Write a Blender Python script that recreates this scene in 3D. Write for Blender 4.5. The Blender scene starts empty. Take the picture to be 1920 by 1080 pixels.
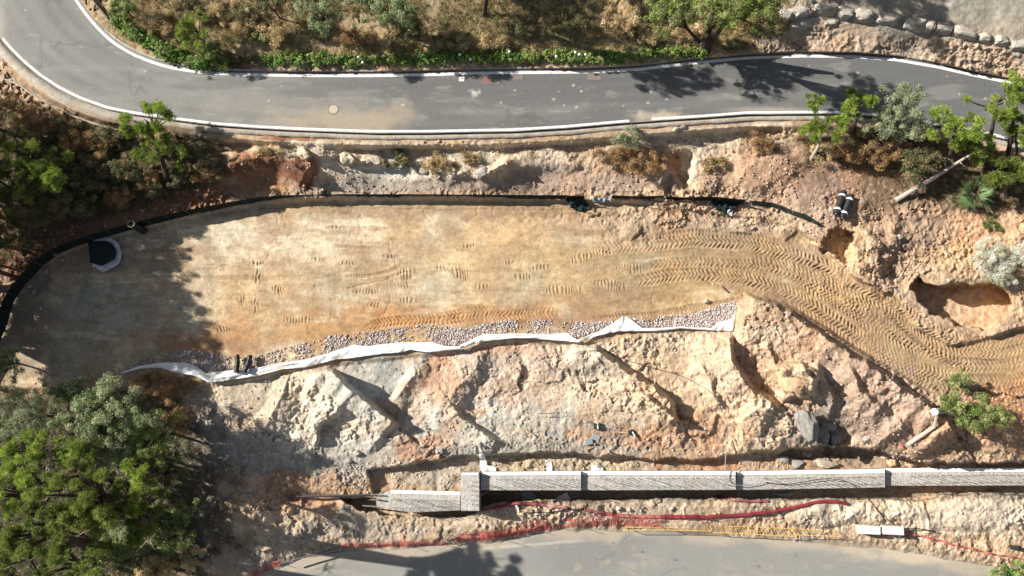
import bpy, bmesh, math, random
import numpy as np
from mathutils import Vector, Matrix, Quaternion
random.seed(7); rng = np.random.default_rng(11)
S = bpy.context.scene
COL = S.collection

# ------------------------------------------------------------------ camera, sky, sun
T = math.radians(11.5); CY = -10.8; CZ = 57.0; FP = 1280.0
cam = bpy.data.cameras.new('camera'); camo = bpy.data.objects.new('camera', cam); COL.objects.link(camo)
cam.sensor_width = 36; cam.lens = 24; cam.clip_start = 0.5; cam.clip_end = 2000
camo.location = (0, CY, CZ); camo.rotation_euler = (T, 0, 0); S.camera = camo
EL = math.radians(31); SHX, SHY = 0.957, -0.29
sund = Vector((SHX*math.cos(EL), SHY*math.cos(EL), -math.sin(EL))).normalized()
W = bpy.data.worlds.new('World'); S.world = W; W.use_nodes = True
nt = W.node_tree; bg = nt.nodes['Background']; sky = nt.nodes.new('ShaderNodeTexSky')
sky.sky_type = 'NISHITA'; sky.sun_disc = False; sky.sun_elevation = EL
sky.sun_rotation = math.atan2(-SHX, -SHY); bg.inputs[1].default_value = 0.05
hs = nt.nodes.new('ShaderNodeHueSaturation'); hs.inputs['Saturation'].default_value = .6
nt.links.new(sky.outputs[0], hs.inputs['Color']); nt.links.new(hs.outputs[0], bg.inputs[0])
sl = bpy.data.lights.new('sun', 'SUN'); sl.energy = 5.0; sl.angle = math.radians(0.5); sl.color = (1, .94, .85)
so = bpy.data.objects.new('sun', sl); COL.objects.link(so)
so.rotation_mode = 'QUATERNION'; so.rotation_quaternion = Vector((0, 0, -1)).rotation_difference(sund)
S.view_settings.view_transform = 'Standard'; S.view_settings.look = 'None'
S.view_settings.gamma = 1; S.view_settings.exposure = .95
S.render.engine = 'CYCLES'

ct, st = math.cos(T), math.sin(T)
def P(u, v, z):
    """point at height z seen at photo pixel (u, v)"""
    a = (u-960)/FP; b = (540-v)/FP
    y = b*ct+st; w = b*st-ct; s = (z-CZ)/w
    return s*a, CY+s*y, z+0*s
def PV(u, v, z): return Vector([float(q) for q in P(u, v, z)])
def proj(x, y, z):
    y = y-CY; z = z-CZ
    b = y*ct+z*st; d = -(-y*st+z*ct)
    return 960+FP*x/d, 540-FP*b/d

# ------------------------------------------------------------------ numpy noise
TB = [rng.random((256, 256)) for _ in range(10)]
def vnoise(x, y, k=0):
    t = TB[k % 10]; xi = np.floor(x).astype(int); yi = np.floor(y).astype(int)
    fx = x-xi; fy = y-yi; fx = fx*fx*(3-2*fx); fy = fy*fy*(3-2*fy)
    a = t[xi & 255, yi & 255]; b = t[(xi+1) & 255, yi & 255]; c = t[xi & 255, (yi+1) & 255]; d = t[(xi+1) & 255, (yi+1) & 255]
    return (a*(1-fx)+b*fx)*(1-fy)+(c*(1-fx)+d*fx)*fy
def fbm(x, y, s, o=4, k=0):                       # s = wavelength in photo px; result about -1..1
    r = 0; a = 1; n = 0
    for i in range(o):
        r = r+a*(vnoise(x/s+17*i, y/s+31*i, k+i)*2-1); n += a; a *= .55; s *= .5
    return r/n*1.5
def cell(x, y, s, k=0):                           # distance to nearest point, cell size s px, and id
    X = x/s; Y = y/s; xi = np.floor(X).astype(int); yi = np.floor(Y).astype(int)
    best = np.full(X.shape, 9.); idv = np.zeros(X.shape)
    for i in (-1, 0, 1):
        for j in (-1, 0, 1):
            a = (xi+i) & 255; b = (yi+j) & 255
            d = np.hypot(X-(xi+i+TB[k][a, b]), Y-(yi+j+TB[(k+1) % 10][a, b]))
            m = d < best; best = np.where(m, d, best); idv = np.where(m, TB[(k+2) % 10][a, b], idv)
    return best, idv
def ss(a, b, x):
    t = np.clip((x-a)/(b-a), 0, 1); return t*t*(3-2*t)

def polyd(U, V, poly):
    """distance, signed side (+ = right of travel on the picture) and arc length to a polyline"""
    best = np.full(U.shape, 1e9); side = np.zeros(U.shape); arc = np.zeros(U.shape); L = 0
    for (x0, y0), (x1, y1) in zip(poly[:-1], poly[1:]):
        dx, dy = x1-x0, y1-y0; l = math.hypot(dx, dy)
        t = np.clip(((U-x0)*dx+(V-y0)*dy)/(l*l), 0, 1)
        d = np.hypot(U-x0-t*dx, V-y0-t*dy); m = d < best
        best = np.where(m, d, best); side = np.where(m, np.sign(dx*(V-y0)-dy*(U-x0)), side); arc = np.where(m, L+t*l, arc); L += l
    return best, side, arc
def inside(U, V, poly):
    r = np.zeros(U.shape, bool); n = len(poly)
    for i in range(n):
        x0, y0 = poly[i]; x1, y1 = poly[(i+1) % n]
        if y0 == y1: continue
        r ^= ((y0 > V) != (y1 > V)) & (U < (x1-x0)*(V-y0)/(y1-y0)+x0)
    return r
def sdf(U, V, poly):                               # positive inside, px
    d, _, _ = polyd(U, V, list(poly)+[poly[0]])
    return np.where(inside(U, V, poly), d, -d)

# ------------------------------------------------------------------ lines read off the photograph (source px)
LINE_UP = [(100, -80), (120, -40), (142, 0), (165, 32), (190, 60), (215, 82), (245, 100), (280, 115), (320, 127), (370, 135), (430, 139), (500, 141), (600, 142), (700, 142), (800, 140), (900, 137), (1000, 136), (1100, 135), (1200, 130), (1300, 118), (1400, 109), (1500, 105), (1600, 106), (1680, 112), (1760, 126), (1830, 142), (1890, 154), (1960, 172), (2060, 200)]
LINE_LO = [(-90, -80), (-60, -30), (-30, 20), (5, 72), (20, 90), (45, 115), (75, 140), (110, 163), (150, 183), (200, 201), (250, 211), (330, 222), (400, 231), (480, 237), (560, 241), (640, 244), (700, 246), (800, 246), (900, 244), (960, 243), (1060, 237), (1160, 228), (1240, 222), (1320, 217), (1400, 211), (1500, 210), (1560, 210), (1640, 215), (1725, 226), (1840, 247), (1920, 266), (2060, 305)]
def offs(poly, d):
    out = []
    for i, p in enumerate(poly):
        a = poly[max(i-1, 0)]; b = poly[min(i+1, len(poly)-1)]
        dx, dy = b[0]-a[0], b[1]-a[1]; l = math.hypot(dx, dy)
        dd = d[i] if hasattr(d, '__len__') else d
        out.append((p[0]-dy/l*dd, p[1]+dx/l*dd))
    return out
ROAD_UP = offs(LINE_UP, -7); ROAD_LO = offs(LINE_LO, 4)
ROAD = ROAD_UP+ROAD_LO[::-1]
FENCE = [(-60, 720), (-30, 655), (-8, 605), (5, 560), (25, 530), (60, 493), (90, 470), (130, 452), (180, 437), (240, 420), (330, 398), (400, 384), (440, 377), (480, 370), (530, 366), (640, 364), (760, 364), (900, 365), (1062, 366)]
PLAT = [(-60, 725), (-20, 660), (5, 600), (20, 560), (40, 535), (75, 500), (105, 480), (145, 462), (190, 447), (250, 430), (330, 410), (400, 396), (480, 383), (540, 376), (640, 373), (760, 373), (900, 374), (1062, 375), (1200, 380), (1300, 395), (1400, 405), (1490, 425), (1530, 455), (1600, 520), (1680, 560), (1720, 615), (1780, 650), (1840, 640), (1960, 600), (2100, 580), (2100, 740), (1960, 735), (1860, 730), (1790, 752), (1740, 735), (1690, 705), (1600, 650), (1500, 585), (1420, 553), (1385, 565), (1378, 622), (1235, 624), (1085, 645), (960, 640), (860, 660), (665, 680), (530, 697), (480, 710), (391, 722), (300, 702), (230, 712), (150, 722), (60, 730)]
WALLN = [(865, 886), (1090, 884), (1380, 884), (1660, 879), (2100, 876)]
LOWEDGE = [(440, 1110), (480, 1082), (560, 1050), (640, 1034), (740, 1028), (850, 1022), (960, 1010), (1060, 992), (1200, 997), (1330, 1003), (1450, 1012), (1560, 1022), (1660, 1030), (1760, 1045), (1850, 1060), (1960, 1080), (2100, 1110)]
LOWROAD = LOWEDGE+[(2300, 1500), (300, 1500)]

# ------------------------------------------------------------------ terrain height
CTRL = [(-400, -300, 11), (400, -300, 11), (1000, -300, 11), (1600, -300, 11), (2300, -300, 11), (300, 0, 8.3), (600, 0, 8.6), (900, 0, 8.8), (1200, 0, 8.8), (1500, 20, 9.0), (1700, 20, 9.3), (1900, 60, 9.4), (2100, 90, 9.4),
 (260, 80, 7.2), (450, 120, 7.1), (700, 125, 7.1), (1000, 120, 7.1), (1250, 110, 7.1), (1500, 92, 7.2), (1700, 98, 7.3), (1880, 135, 7.3), (1500, 50, 8.2), (1650, 60, 8.3), (1800, 85, 8.4),
 (-300, 100, 5.5), (-100, 150, 5.4), (60, 200, 5.5), (180, 235, 5.5), (330, 262, 6.4), (600, 282, 6.3), (900, 278, 6.3), (1200, 265, 6.3), (1500, 248, 6.2), (1750, 265, 6.2), (1950, 310, 6.0), (2200, 350, 6),
 (0, 350, 5.2), (150, 330, 5.2), (300, 330, 5.0), (450, 310, 5.2), (700, 320, 5.0), (1000, 320, 5.0), (1250, 310, 4.9), (1450, 310, 5.2), (1650, 320, 5.3), (1850, 350, 5.2), (2000, 400, 5.4),
 (-200, 500, 4.6), (0, 480, 4.5), (150, 425, 4.4), (330, 385, 4.3), (480, 355, 4.3), (700, 350, 4.4), (1000, 352, 4.4), (1250, 355, 4.4), (1450, 370, 4.5), (1600, 410, 4.6), (1750, 450, 4.6), (1900, 470, 4.8), (2100, 480, 5),
 (-200, 800, 3.8), (0, 760, 3.8), (200, 760, 3.6), (400, 740, 3.7), (600, 715, 3.8), (800, 680, 3.8), (1000, 660, 3.85), (1200, 640, 3.9), (1400, 600, 4.3), (1550, 650, 4.6), (1700, 740, 4.4), (1850, 780, 3.9), (2100, 800, 3.9),
 (0, 950, 2.5), (200, 950, 2.3), (400, 850, 2.8), (600, 800, 2.7), (800, 780, 2.8), (1000, 760, 2.9), (1200, 760, 3.1), (1400, 740, 3.7), (1600, 770, 3.6), (1800, 850, 2.6), (2000, 860, 2.5),
 (500, 950, 1.3), (600, 860, 2.0), (750, 850, 2.0), (950, 845, 2.0), (1150, 845, 2.1), (1350, 845, 2.2), (1550, 845, 2.2), (600, 960, .9), (700, 985, .6), (850, 975, .7), (1000, 960, .9), (1200, 955, .9), (1400, 955, .9), (1600, 960, .9), (1750, 960, 1.0), (1900, 960, 1.1), (2100, 960, 1.1),
 (100, 1060, 1.3), (300, 1040, .9), (450, 1050, .3), (600, 1020, .25), (800, 1012, .2), (1000, 990, .2), (1200, 983, .3), (1400, 990, .3), (1600, 1005, .3), (1800, 1035, .3), (1950, 1050, .4),
 (-400, 1400, 0), (600, 1400, 0), (1500, 1400, 0), (2400, 1400, 0), (-500, 400, 4.5), (-500, 900, 2.5), (2500, 500, 5), (2500, 900, 2.5)]
cp = np.array(CTRL, float)
def kern(r): return r
A = kern(np.hypot(cp[:, None, 0]-cp[None, :, 0], cp[:, None, 1]-cp[None, :, 1]))
n_ = len(cp); AA = np.zeros((n_+1, n_+1)); AA[:n_, :n_] = A-np.eye(n_)*6; AA[n_, :n_] = 1; AA[:n_, n_] = 1
wts = np.linalg.solve(AA, np.append(cp[:, 2], 0))
def rbf(U, V):
    r = np.full(U.shape, wts[-1])
    for i in range(n_): r += wts[i]*np.hypot(U-cp[i, 0], V-cp[i, 1])
    return r

STEP = 1.5
ui = np.arange(-45, 1965, STEP); vi = np.arange(-45, 1125, STEP)
def outer(a, sgn, far, n): 
    t = np.linspace(0, 1, n+1)[1:]; return a+sgn*(far*t**2.6)
gu = np.concatenate([outer(ui[0], -1, 4200, 46)[::-1], ui, outer(ui[-1], 1, 4200, 46)])
gv = np.concatenate([outer(vi[0], -1, 1750, 40)[::-1], vi, outer(vi[-1], 1, 3200, 46)])
U, V = np.meshgrid(gu, gv)
cu = np.concatenate([gu[:46], np.arange(-45, 1966, 7.5), gu[-46:]]); cv = np.concatenate([gv[:40], np.arange(-45, 1126, 7.5), gv[-46:]])
CU, CV = np.meshgrid(cu, cv)
def up(c):
    """coarse field -> fine grid"""
    t = np.empty((len(cv), len(gu)))
    for i in range(len(cv)): t[i] = np.interp(gu, cu, c[i])
    o = np.empty((len(gv), len(gu))); iv = np.clip(np.searchsorted(cv, gv, 'right')-1, 0, len(cv)-2)
    f = ((gv-cv[iv])/(cv[iv+1]-cv[iv]))[:, None]
    return t[iv]*(1-f)+t[iv+1]*f
# warped coordinates make every drawn outline uneven
WU = U+fbm(U, V, 60, 4, 1)*9; WV = V+fbm(U, V, 60, 4, 2)*9
def window(poly, pad):
    xs = [p[0] for p in poly]; ys = [p[1] for p in poly]
    a, b = np.searchsorted(gu, [min(xs)-pad, max(xs)+pad]); c, d = np.searchsorted(gv, [min(ys)-pad, max(ys)+pad])
    return slice(c, d), slice(a, b)
Z = up(rbf(CU, CV))
d_plat = up(sdf(CU, CV, PLAT)); d_road = up(sdf(CU, CV, ROAD)); d_low = up(sdf(CU, CV, LOWROAD))
ROUGH = 1-.72*ss(255, 268, V)*ss(372, 345, V)*ss(380, 480, U)*ss(1700, 1500, U)                     # how broken the soil is
def blob(u, v, ru, rv, ang=0, soft=.45, wob=.35):
    sl_ = window([(u-max(ru, rv)*1.6, v-max(ru, rv)*1.6), (u+max(ru, rv)*1.6, v+max(ru, rv)*1.6)], 0)
    a = math.radians(ang); x = WU[sl_]-u; y = WV[sl_]-v
    X = (x*math.cos(a)+y*math.sin(a))/ru; Y = (-x*math.sin(a)+y*math.cos(a))/rv
    r = np.hypot(X, Y)+fbm(WU[sl_], WV[sl_], 28, 3, int(u+v) % 7)*wob
    return sl_, ss(1+soft*.5, 1-soft*.5, r)
def raise_(u, v, ru, rv, h, ang=0, soft=1.0, wob=.25):
    sl_, w = blob(u, v, ru, rv, ang, soft, wob); Z[sl_] += h*w
def ridge(poly, h, wl, wr, wob=5, pw=1.0, mask=True):
    """crest along poly; wl/wr = fall-off px on the left / right of travel"""
    sl_ = window(poly, max(wl, wr)*1.4+12)
    x = U[sl_]+fbm(U[sl_], V[sl_], 26, 3, 4)*wob; y = V[sl_]+fbm(U[sl_], V[sl_], 26, 3, 5)*wob
    d, s, arc = polyd(x, y, poly); L = arc.max()+1e-6
    w = np.clip(1-d/np.where(s > 0, wr, wl), 0, 1)**pw
    if mask: w = w*ss(0, -14, d_plat[sl_])
    Z[sl_] += h*w*(.85+.12*fbm(arc, arc*0, 30, 2, 3))*np.clip(np.minimum(arc, L-arc)/18+.25, 0, 1)
# flat terrace
wp = ss(-5, 5, d_plat+fbm(U, V, 40, 3, 3)*3*(U > 1350))
und = 4+fbm(U, V, 170, 3, 2)*.05+fbm(U, V, 14, 3, 6)*.012
Z = Z*(1-wp)+und*wp
ROUGH *= 1-.97*wp
# roads carry flat beds
ledge = (d_road < 1)*ss(-34, -20, d_road)*(V > np.interp(U, [-200, 100, 250, 1960], [60, 150, 170, 170])); Z = Z*(1-ledge)+6.74*ledge
ROUGH *= 1-.9*ledge
wr_ = ss(-1.5, 1, d_road); Z = Z*(1-wr_)+6.86*wr_; ROUGH *= 1-wr_
wl_ = ss(-14, 6, d_low+fbm(U, V, 30, 3, 3)*5); Z = Z*(1-wl_)+(-.06)*wl_; ROUGH *= 1-wl_*.96
# vertical cut behind the wall, trench in front of it
def trench(poly, w0, w1, z, wob=5, hard=5):
    sl_ = window(poly, 60); x = U[sl_]; y = V[sl_]
    s_ = sdf(x+fbm(x, y, 12, 3, 2)*wob*.6, y+fbm(x, y, 22, 3, 3)*wob, poly); w = ss(-hard*.5, hard*.5, s_)
    Z[sl_] = Z[sl_]*(1-w)+(z+fbm(x, y, 20, 3, 1)*.12)*w
    ROUGH[sl_] *= 1-w*.5
trench([(690, 880), (790, 868), (850, 858), (930, 851), (1040, 850), (1150, 856), (1250, 862), (1340, 861), (1420, 850), (1480, 842), (1560, 838), (1650, 845), (1700, 862), (1780, 868), (2100, 866), (2100, 900), (700, 925)], 0, 0, .75, 5, 4)
trench([(690, 935), (770, 955), (880, 950), (930, 912), (1090, 905), (1380, 905), (1660, 900), (2100, 900), (2100, 926), (1770, 928), (1740, 938), (1600, 934), (1450, 936), (1300, 934), (1050, 938), (940, 940), (870, 966), (760, 968), (680, 957), (640, 935)], 0, 0, -.35, 4, 4)
# spoil heaps, ridges, holes
ridge([(585, 683), (625, 700), (665, 735), (715, 775), (745, 800)], 1.7, 8, 80, 3)
ridge([(545, 700), (520, 760), (480, 820)], .5, 60, 25)
ridge([(765, 655), (775, 700), (735, 760)], .5, 30, 14)
ridge([(1075, 640), (1130, 665), (1180, 700), (1245, 745), (1275, 790)], 1.4, 9, 50, 7)
ridge([(905, 640), (890, 690), (850, 740), (800, 790)], .5, 30, 60)
ridge([(1365, 625), (1372, 665), (1392, 705), (1415, 735), (1460, 760)], 1.9, 9, 80, 5)
ridge([(1435, 640), (1450, 680), (1490, 700)], .7, 10, 34)
ridge([(1405, 556), (1450, 575), (1490, 592), (1545, 632), (1600, 672), (1660, 702), (1715, 742), (1765, 780), (1790, 810)], 1.25, 8, 90, 5, .8) if False else None
ridge([(1790, 815), (1765, 780), (1715, 742), (1660, 702), (1600, 672), (1545, 632), (1490, 592), (1450, 575), (1400, 556)], 2.3, 120, 7, 6, .9, False)
ridge([(1490, 700), (1530, 690), (1560, 745), (1550, 790)], 1.0, 9, 40, 5)
ridge([(1445, 690), (1500, 682), (1530, 705), (1528, 745)], 1.3, 8, 50, 4); raise_(1485, 718, 36, 30, .8, 0, .35); raise_(1440, 800, 60, 40, .7, 0, .6); raise_(1640, 790, 60, 40, .5, 30)
ridge([(1500, 765), (1520, 800), (1545, 845)], 1.0, 10, 60)
ridge([(640, 760), (600, 800), (590, 840)], .9, 8, 50, 6); ridge([(850, 760), (880, 800), (940, 830)], .7, 8, 60, 6); ridge([(1195, 735), (1240, 770), (1290, 800)], .8, 8, 40, 6)
ridge([(1590, 690), (1620, 740), (1660, 770)], .7, 8, 40, 6); ridge([(1310, 680), (1340, 730), (1350, 770)], .6, 9, 40, 6)
ridge([(1700, 850), (1780, 800), (1830, 815), (1920, 850)], .5, 16, 24)
ridge([(1620, 850), (1660, 820), (1700, 790)], .5, 20, 14)
raise_(1560, 812, 40, 22, -.9, 10, .5)
raise_(1540, 850, 90, 10, -.4, 0, .6)
# right-hand holes and heaps
trench([(1706, 534), (1724, 522), (1760, 534), (1815, 536), (1860, 530), (1888, 545), (1898, 578), (1880, 604), (1840, 616), (1790, 606), (1745, 590), (1720, 564)], 0, 0, 2.0, 6, 3); raise_(1795, 512, 60, 16, .3, 10)
trench([(1536, 452), (1552, 428), (1575, 424), (1600, 438), (1606, 470), (1596, 494), (1570, 484), (1545, 470)], 0, 0, 3.0, 8, 3); raise_(1625, 470, 34, 40, .75, -20, .7); raise_(1660, 440, 28, 20, .5); raise_(1680, 505, 28, 26, -.45)
raise_(1600, 395, 40, 24, .4); raise_(1450, 320, 60, 35, .5); raise_(1600, 520, 60, 14, .35, 35)
ridge([(420, 312), (465, 297), (515, 298), (552, 312), (585, 335)], 1.6, 26, 44, 4); ridge([(560, 285), (600, 292), (640, 288)], .4, 20, 6); ridge([(650, 296), (690, 300), (720, 312)], .5, 20, 7); ridge([(470, 283), (560, 278), (620, 282)], .3, 20, 8); ridge([(900, 345), (920, 318), (960, 300)], .5, 12, 22); ridge([(850, 330), (880, 318)], .4, 12, 12); ridge([(1240, 295), (1262, 330), (1290, 362)], 1.1, 10, 60, 4)
raise_(1268, 322, 22, 40, -.8, 20, .5); raise_(1310, 335, 26, 26, .35); raise_(1010, 300, 60, 22, .5); raise_(880, 320, 80, 18, .3, -5)
raise_(700, 305, 30, 10, .3); raise_(655, 300, 16, 10, .5, 20, .4); raise_(570, 290, 12, 8, .6, 30, .4)
for (u, v, r) in [(1420, 412, 16), (1340, 415, 18), (1385, 425, 20), (1240, 405, 30), (1105, 400, 12), (1480, 435, 18), (1180, 430, 26)]: raise_(u, v, r, r*.6, .22, 0, .9, .5)
# the bank between trench and lower road
ridge([(940, 970), (1060, 950), (1200, 945), (1400, 950), (1560, 945)], .3, 12, 30)
raise_(1540, 968, 60, 16, .4); raise_(1660, 965, 60, 18, .45); raise_(1850, 970, 110, 26, .4); raise_(430, 950, 60, 50, .6, -30); raise_(530, 1010, 60, 24, .5, -20); raise_(420, 1050, 50, 26, .6); raise_(880, 985, 50, 14, .35)
raise_(600, 985, 70, 16, -.3, 10); raise_(580, 930, 60, 12, -.5, 5)
# regional roughness
for (u, v, ru, rv, k) in [(1300, 405, 230, 28, .8), (1180, 440, 70, 26, .6), (1560, 470, 90, 60, .6), (1760, 500, 160, 90, .5), (1850, 560, 120, 70, .5), (1450, 600, 60, 26, .5), (1750, 745, 200, 24, .4), (1660, 560, 40, 30, .3)]:
    sl_, w = blob(u, v, ru, rv, 0, .8); ROUGH[sl_] = np.maximum(ROUGH[sl_], w*k)
for (u, v, ru, rv, k) in [(100, 440, 200, 45, .35), (560, 285, 160, 18, .35), (900, 275, 300, 10, .4), (1320, 280, 90, 30, .35), (700, 718, 95, 58, .10), (1805, 570, 105, 46, .12), (930, 805, 160, 32, .3), (1030, 815, 120, 30, .25), (1230, 700, 110, 40, .5), (470, 740, 60, 40, .5), (640, 845, 110, 30, .45), (900, 665, 60, 22, .5), (1060, 800, 140, 45, .45), (1150, 850, 250, 8, .4), (1820, 20, 300, 60, .06), (600, 60, 500, 60, .5), (1800, 430, 90, 30, .6)]:
    sl_, w = blob(u, v, ru, rv, 0, .8, .2); ROUGH[sl_] = ROUGH[sl_]*(1-w)+k*w
WX = U+fbm(U, V, 16, 3, 6)*7; WY = V+fbm(U, V, 16, 3, 7)*7
c1, i1 = cell(WX, WY, 19, 1); c2, i2 = cell(WX, WY, 8.5, 4)
lump = np.clip(.5-c1, 0, 1)*(i1 > .7)*i1*1.6
crumb = np.clip(.5-c2, 0, 1)*(i2 > .5)
gul = np.abs(fbm(U*1.9, V*.55, 42, 4, 6))                      # gullies running down the slope
rid = 1-np.abs(fbm(U, V, 48, 5, 3)); rid2 = 1-np.abs(fbm(U, V, 17, 3, 8))
slope = ss(640, 700, V)*ss(880, 840, V)*ss(330, 430, U)
AMP = ss(-.45, .75, fbm(WU, WV, 120, 3, 9)); AMP2 = ss(-.3, .7, fbm(WU, WV, 75, 3, 3))
ra = WX*.45+WY*.89; rb = WX*.89-WY*.45                           # weathering streaks run down the bank
streak = 1-np.abs(fbm(ra*.30, rb, 26, 4, 6)); fold = fbm(ra*.6, rb, 150, 3, 8)
tur = np.abs(fbm(WX, WY, 20, 4, 4)); tur2 = np.abs(fbm(WX, WY, 8, 3, 2)); fine = fbm(U, V, 7, 3, 7)
slabs, sid = cell(WX+fbm(U, V, 50, 2, 3)*14, WY*1.3, 46, 5)
Z += ROUGH*(fold*.32+AMP2*(streak-.7)*.30+(sid-.5)*.30*(.4+.6*slope)+fine*(.045+.085*AMP)-tur2*AMP*.08-AMP*np.clip(tur, 0, .4)*.34-np.clip(.055-np.abs(fbm(WX, WY, 38, 4, 1)), 0, 1)*4.5*AMP2+AMP*crumb*.20+AMP*AMP2*lump*.30)
scr = (1-wp)*(1-wr_)*(1-wl_)
Z += (1-ROUGH)*scr*(fbm(U, V, 30, 4, 7)*.08)
Z += wp*(1-wr_)*(fbm(U, V, 5, 2, 4)*.006-np.clip(.09-np.abs(fbm(U, V, 70, 4, 5)), 0, 1)*.35*(fbm(U, V, 120, 2, 1) > .1)+fbm(U*.5, V*1.5, 11, 3, 3)*.012)
# machine tread prints pressed in the soil
def lugs(d, s, arc, half, pitch, slant, depth):
    x = d*s
    arc = arc+fbm(arc, x*2, 34, 3, 6)*3.5
    ph = (arc+np.abs(x)*slant)/pitch; t = np.abs((ph-np.floor(ph))-.5)*2
    lug = ss(.35, .65, t)
    mid = 1-.8*np.exp(-(x/2.0)**2)
    dv = .75+.5*fbm(arc, x, 60, 2, 2); return (lug*depth*1.5*mid-depth*.75)*dv*ss(half, half-3, d)
TRM = np.zeros(U.shape)
def tread(poly, half, pitch=8.2, slant=.9, depth=.085, fade=True, zoff=0):
    sl_ = window(poly, half+4); x = U[sl_]+fbm(U[sl_], V[sl_], 50, 2, 5)*2; y = V[sl_]+fbm(U[sl_], V[sl_], 50, 2, 6)*2
    d, s, arc = polyd(x, y, poly); L = arc.max()
    g = np.clip(np.minimum(arc, L-arc)/25, 0, 1) if fade else 1
    g = g*(.45+.55*ss(-.6, .4, fbm(x, y, 40, 3, 8)+.2))
    m = ss(half, half-3, d)*g; Z[sl_] += .035*np.exp(-((d-half-1)/2.2)**2)*g
    Z[sl_] = Z[sl_]+lugs(d, s, arc, half, pitch, slant, depth)*g-m*.02
    TRM[sl_] = np.maximum(TRM[sl_], m)
def sh(poly, dx, dy): return [(a+dx, b+dy) for a, b in poly]
TA = [(1115, 467), (1200, 461), (1300, 452), (1400, 457), (1470, 470), (1545, 497), (1610, 530), (1680, 572), (1740, 612), (1800, 640), (1860, 642), (1970, 610)]
TBb = [(1185, 527), (1290, 514), (1390, 520), (1470, 545), (1540, 582), (1600, 622), (1660, 655), (1720, 688), (1790, 712), (1870, 716), (1970, 700)]
tread(TA, 12); tread(sh(TA[3:], 6, 19), 11, 8.2, -.9, .08); tread(sh(TA[1:5], 0, -15), 7, 7, .6, .05)
tread(TBb, 12); tread(sh(TBb[3:], -8, 20), 10, 8.2, .9, .085); tread(sh(TBb[3:-3], 22, -18), 11, 8, -.9, .08); tread(sh(TBb[1:4], 0, -15), 6, 7, .6, .05)
tread([(1640, 565), (1700, 615), (1750, 660), (1830, 690)], 10, 8, .8); tread([(1500, 520), (1570, 560), (1650, 600), (1700, 640)], 9, 8, .8)
tread([(1800, 655), (1880, 662), (1970, 640)], 10, 8, .8); tread([(1560, 570), (1640, 565)], 10, 8, .8); tread([(1700, 480), (1760, 470)], 9, 8, .8)
tread([(1670, 505), (1720, 497), (1760, 488)], 9, 7, .8)
tread([(675, 613), (740, 604), (820, 596), (880, 586), (930, 583)], 10, 7.5, .8, .06); tread([(800, 602), (880, 596), (960, 592), (1055, 585)], 10, 7.5, -.8, .06); tread([(1130, 590), (1220, 592), (1300, 578), (1400, 560)], 7, 6, .8, .05)
tread(sh(TA[1:], 4, 38), 9, 8.5, .9, .06); tread(sh(TBb[2:], -2, -34), 9, 8, .8, .055); tread([(1600, 520), (1660, 548), (1720, 590), (1760, 625)], 9, 8, -.8, .06); tread([(1620, 640), (1700, 690), (1780, 735)], 9, 8, .8, .07); tread([(1760, 690), (1860, 690), (1970, 668)], 9, 8, .8, .07); tread([(1790, 735), (1880, 738), (1970, 722)], 8, 8, -.8, .06)
tread([(1080, 600), (1250, 590)], 6, 6, .8, .05); tread([(620, 460), (720, 468)], 5, 5, .6, .03); tread([(630, 520), (700, 518), (760, 500)], 5, 6, .6, .035)
for (u, v, w, h) in [(475, 497, 22, 10), (478, 525, 14, 22), (450, 565, 12, 30), (478, 572, 12, 24), (758, 515, 34, 16), (760, 535, 30, 10), (860, 513, 26, 18), (950, 490, 18, 12), (1090, 486, 30, 14), (975, 518, 30, 12), (1050, 547, 50, 12), (768, 565, 30, 8), (700, 575, 24, 8), (1150, 540, 60, 16), (1130, 480, 40, 10), (520, 540, 26, 12), (560, 600, 40, 10), (900, 540, 30, 10), (830, 500, 20, 8), (1010, 500, 24, 12), (690, 548, 40, 8), (420, 620, 26, 12), (620, 425, 30, 6), (730, 480, 30, 6), (880, 455, 24, 6), (1180, 505, 40, 14), (655, 500, 40, 6), (600, 480, 30, 6)]:
    sl_, m = blob(u, v, w*.6, h*.6, 0, .5, .5)
    ph = (U[sl_]+fbm(U[sl_], V[sl_], 20, 2, 3)*4)/6; Z[sl_] += m*(ss(.3, .7, np.abs((ph-np.floor(ph))-.5)*2)-.5)*.055; TRM[sl_] = np.maximum(TRM[sl_], m*.7)
# shallow ruts on the terrace
for pl in ([(590, 535), (650, 542), (700, 530), (760, 512)], [(560, 510), (640, 520), (690, 528)], [(480, 389), (800, 393), (1060, 395)]):
    sl_ = window(pl, 10); d, s, a = polyd(U[sl_]+fbm(U[sl_], V[sl_], 30, 2, 1)*2, V[sl_]+fbm(U[sl_], V[sl_], 30, 2, 2)*2, pl); Z[sl_] -= .05*ss(3, 0, d)*(d_plat[sl_] > 0)

def G(u, v):
    """terrain height at a photo pixel"""
    i = min(max(int(np.searchsorted(gu, u))-1, 0), len(gu)-2); j = min(max(int(np.searchsorted(gv, v))-1, 0), len(gv)-2)
    return float(Z[j, i])
def GP(u, v, dz=0): return PV(u, v, G(u, v)+dz)
def ground_z(x, y):
    z = 4.0
    for _ in range(6):
        u, v = proj(x, y, z); z = .5*z+.5*G(u, v)
    return z

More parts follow.
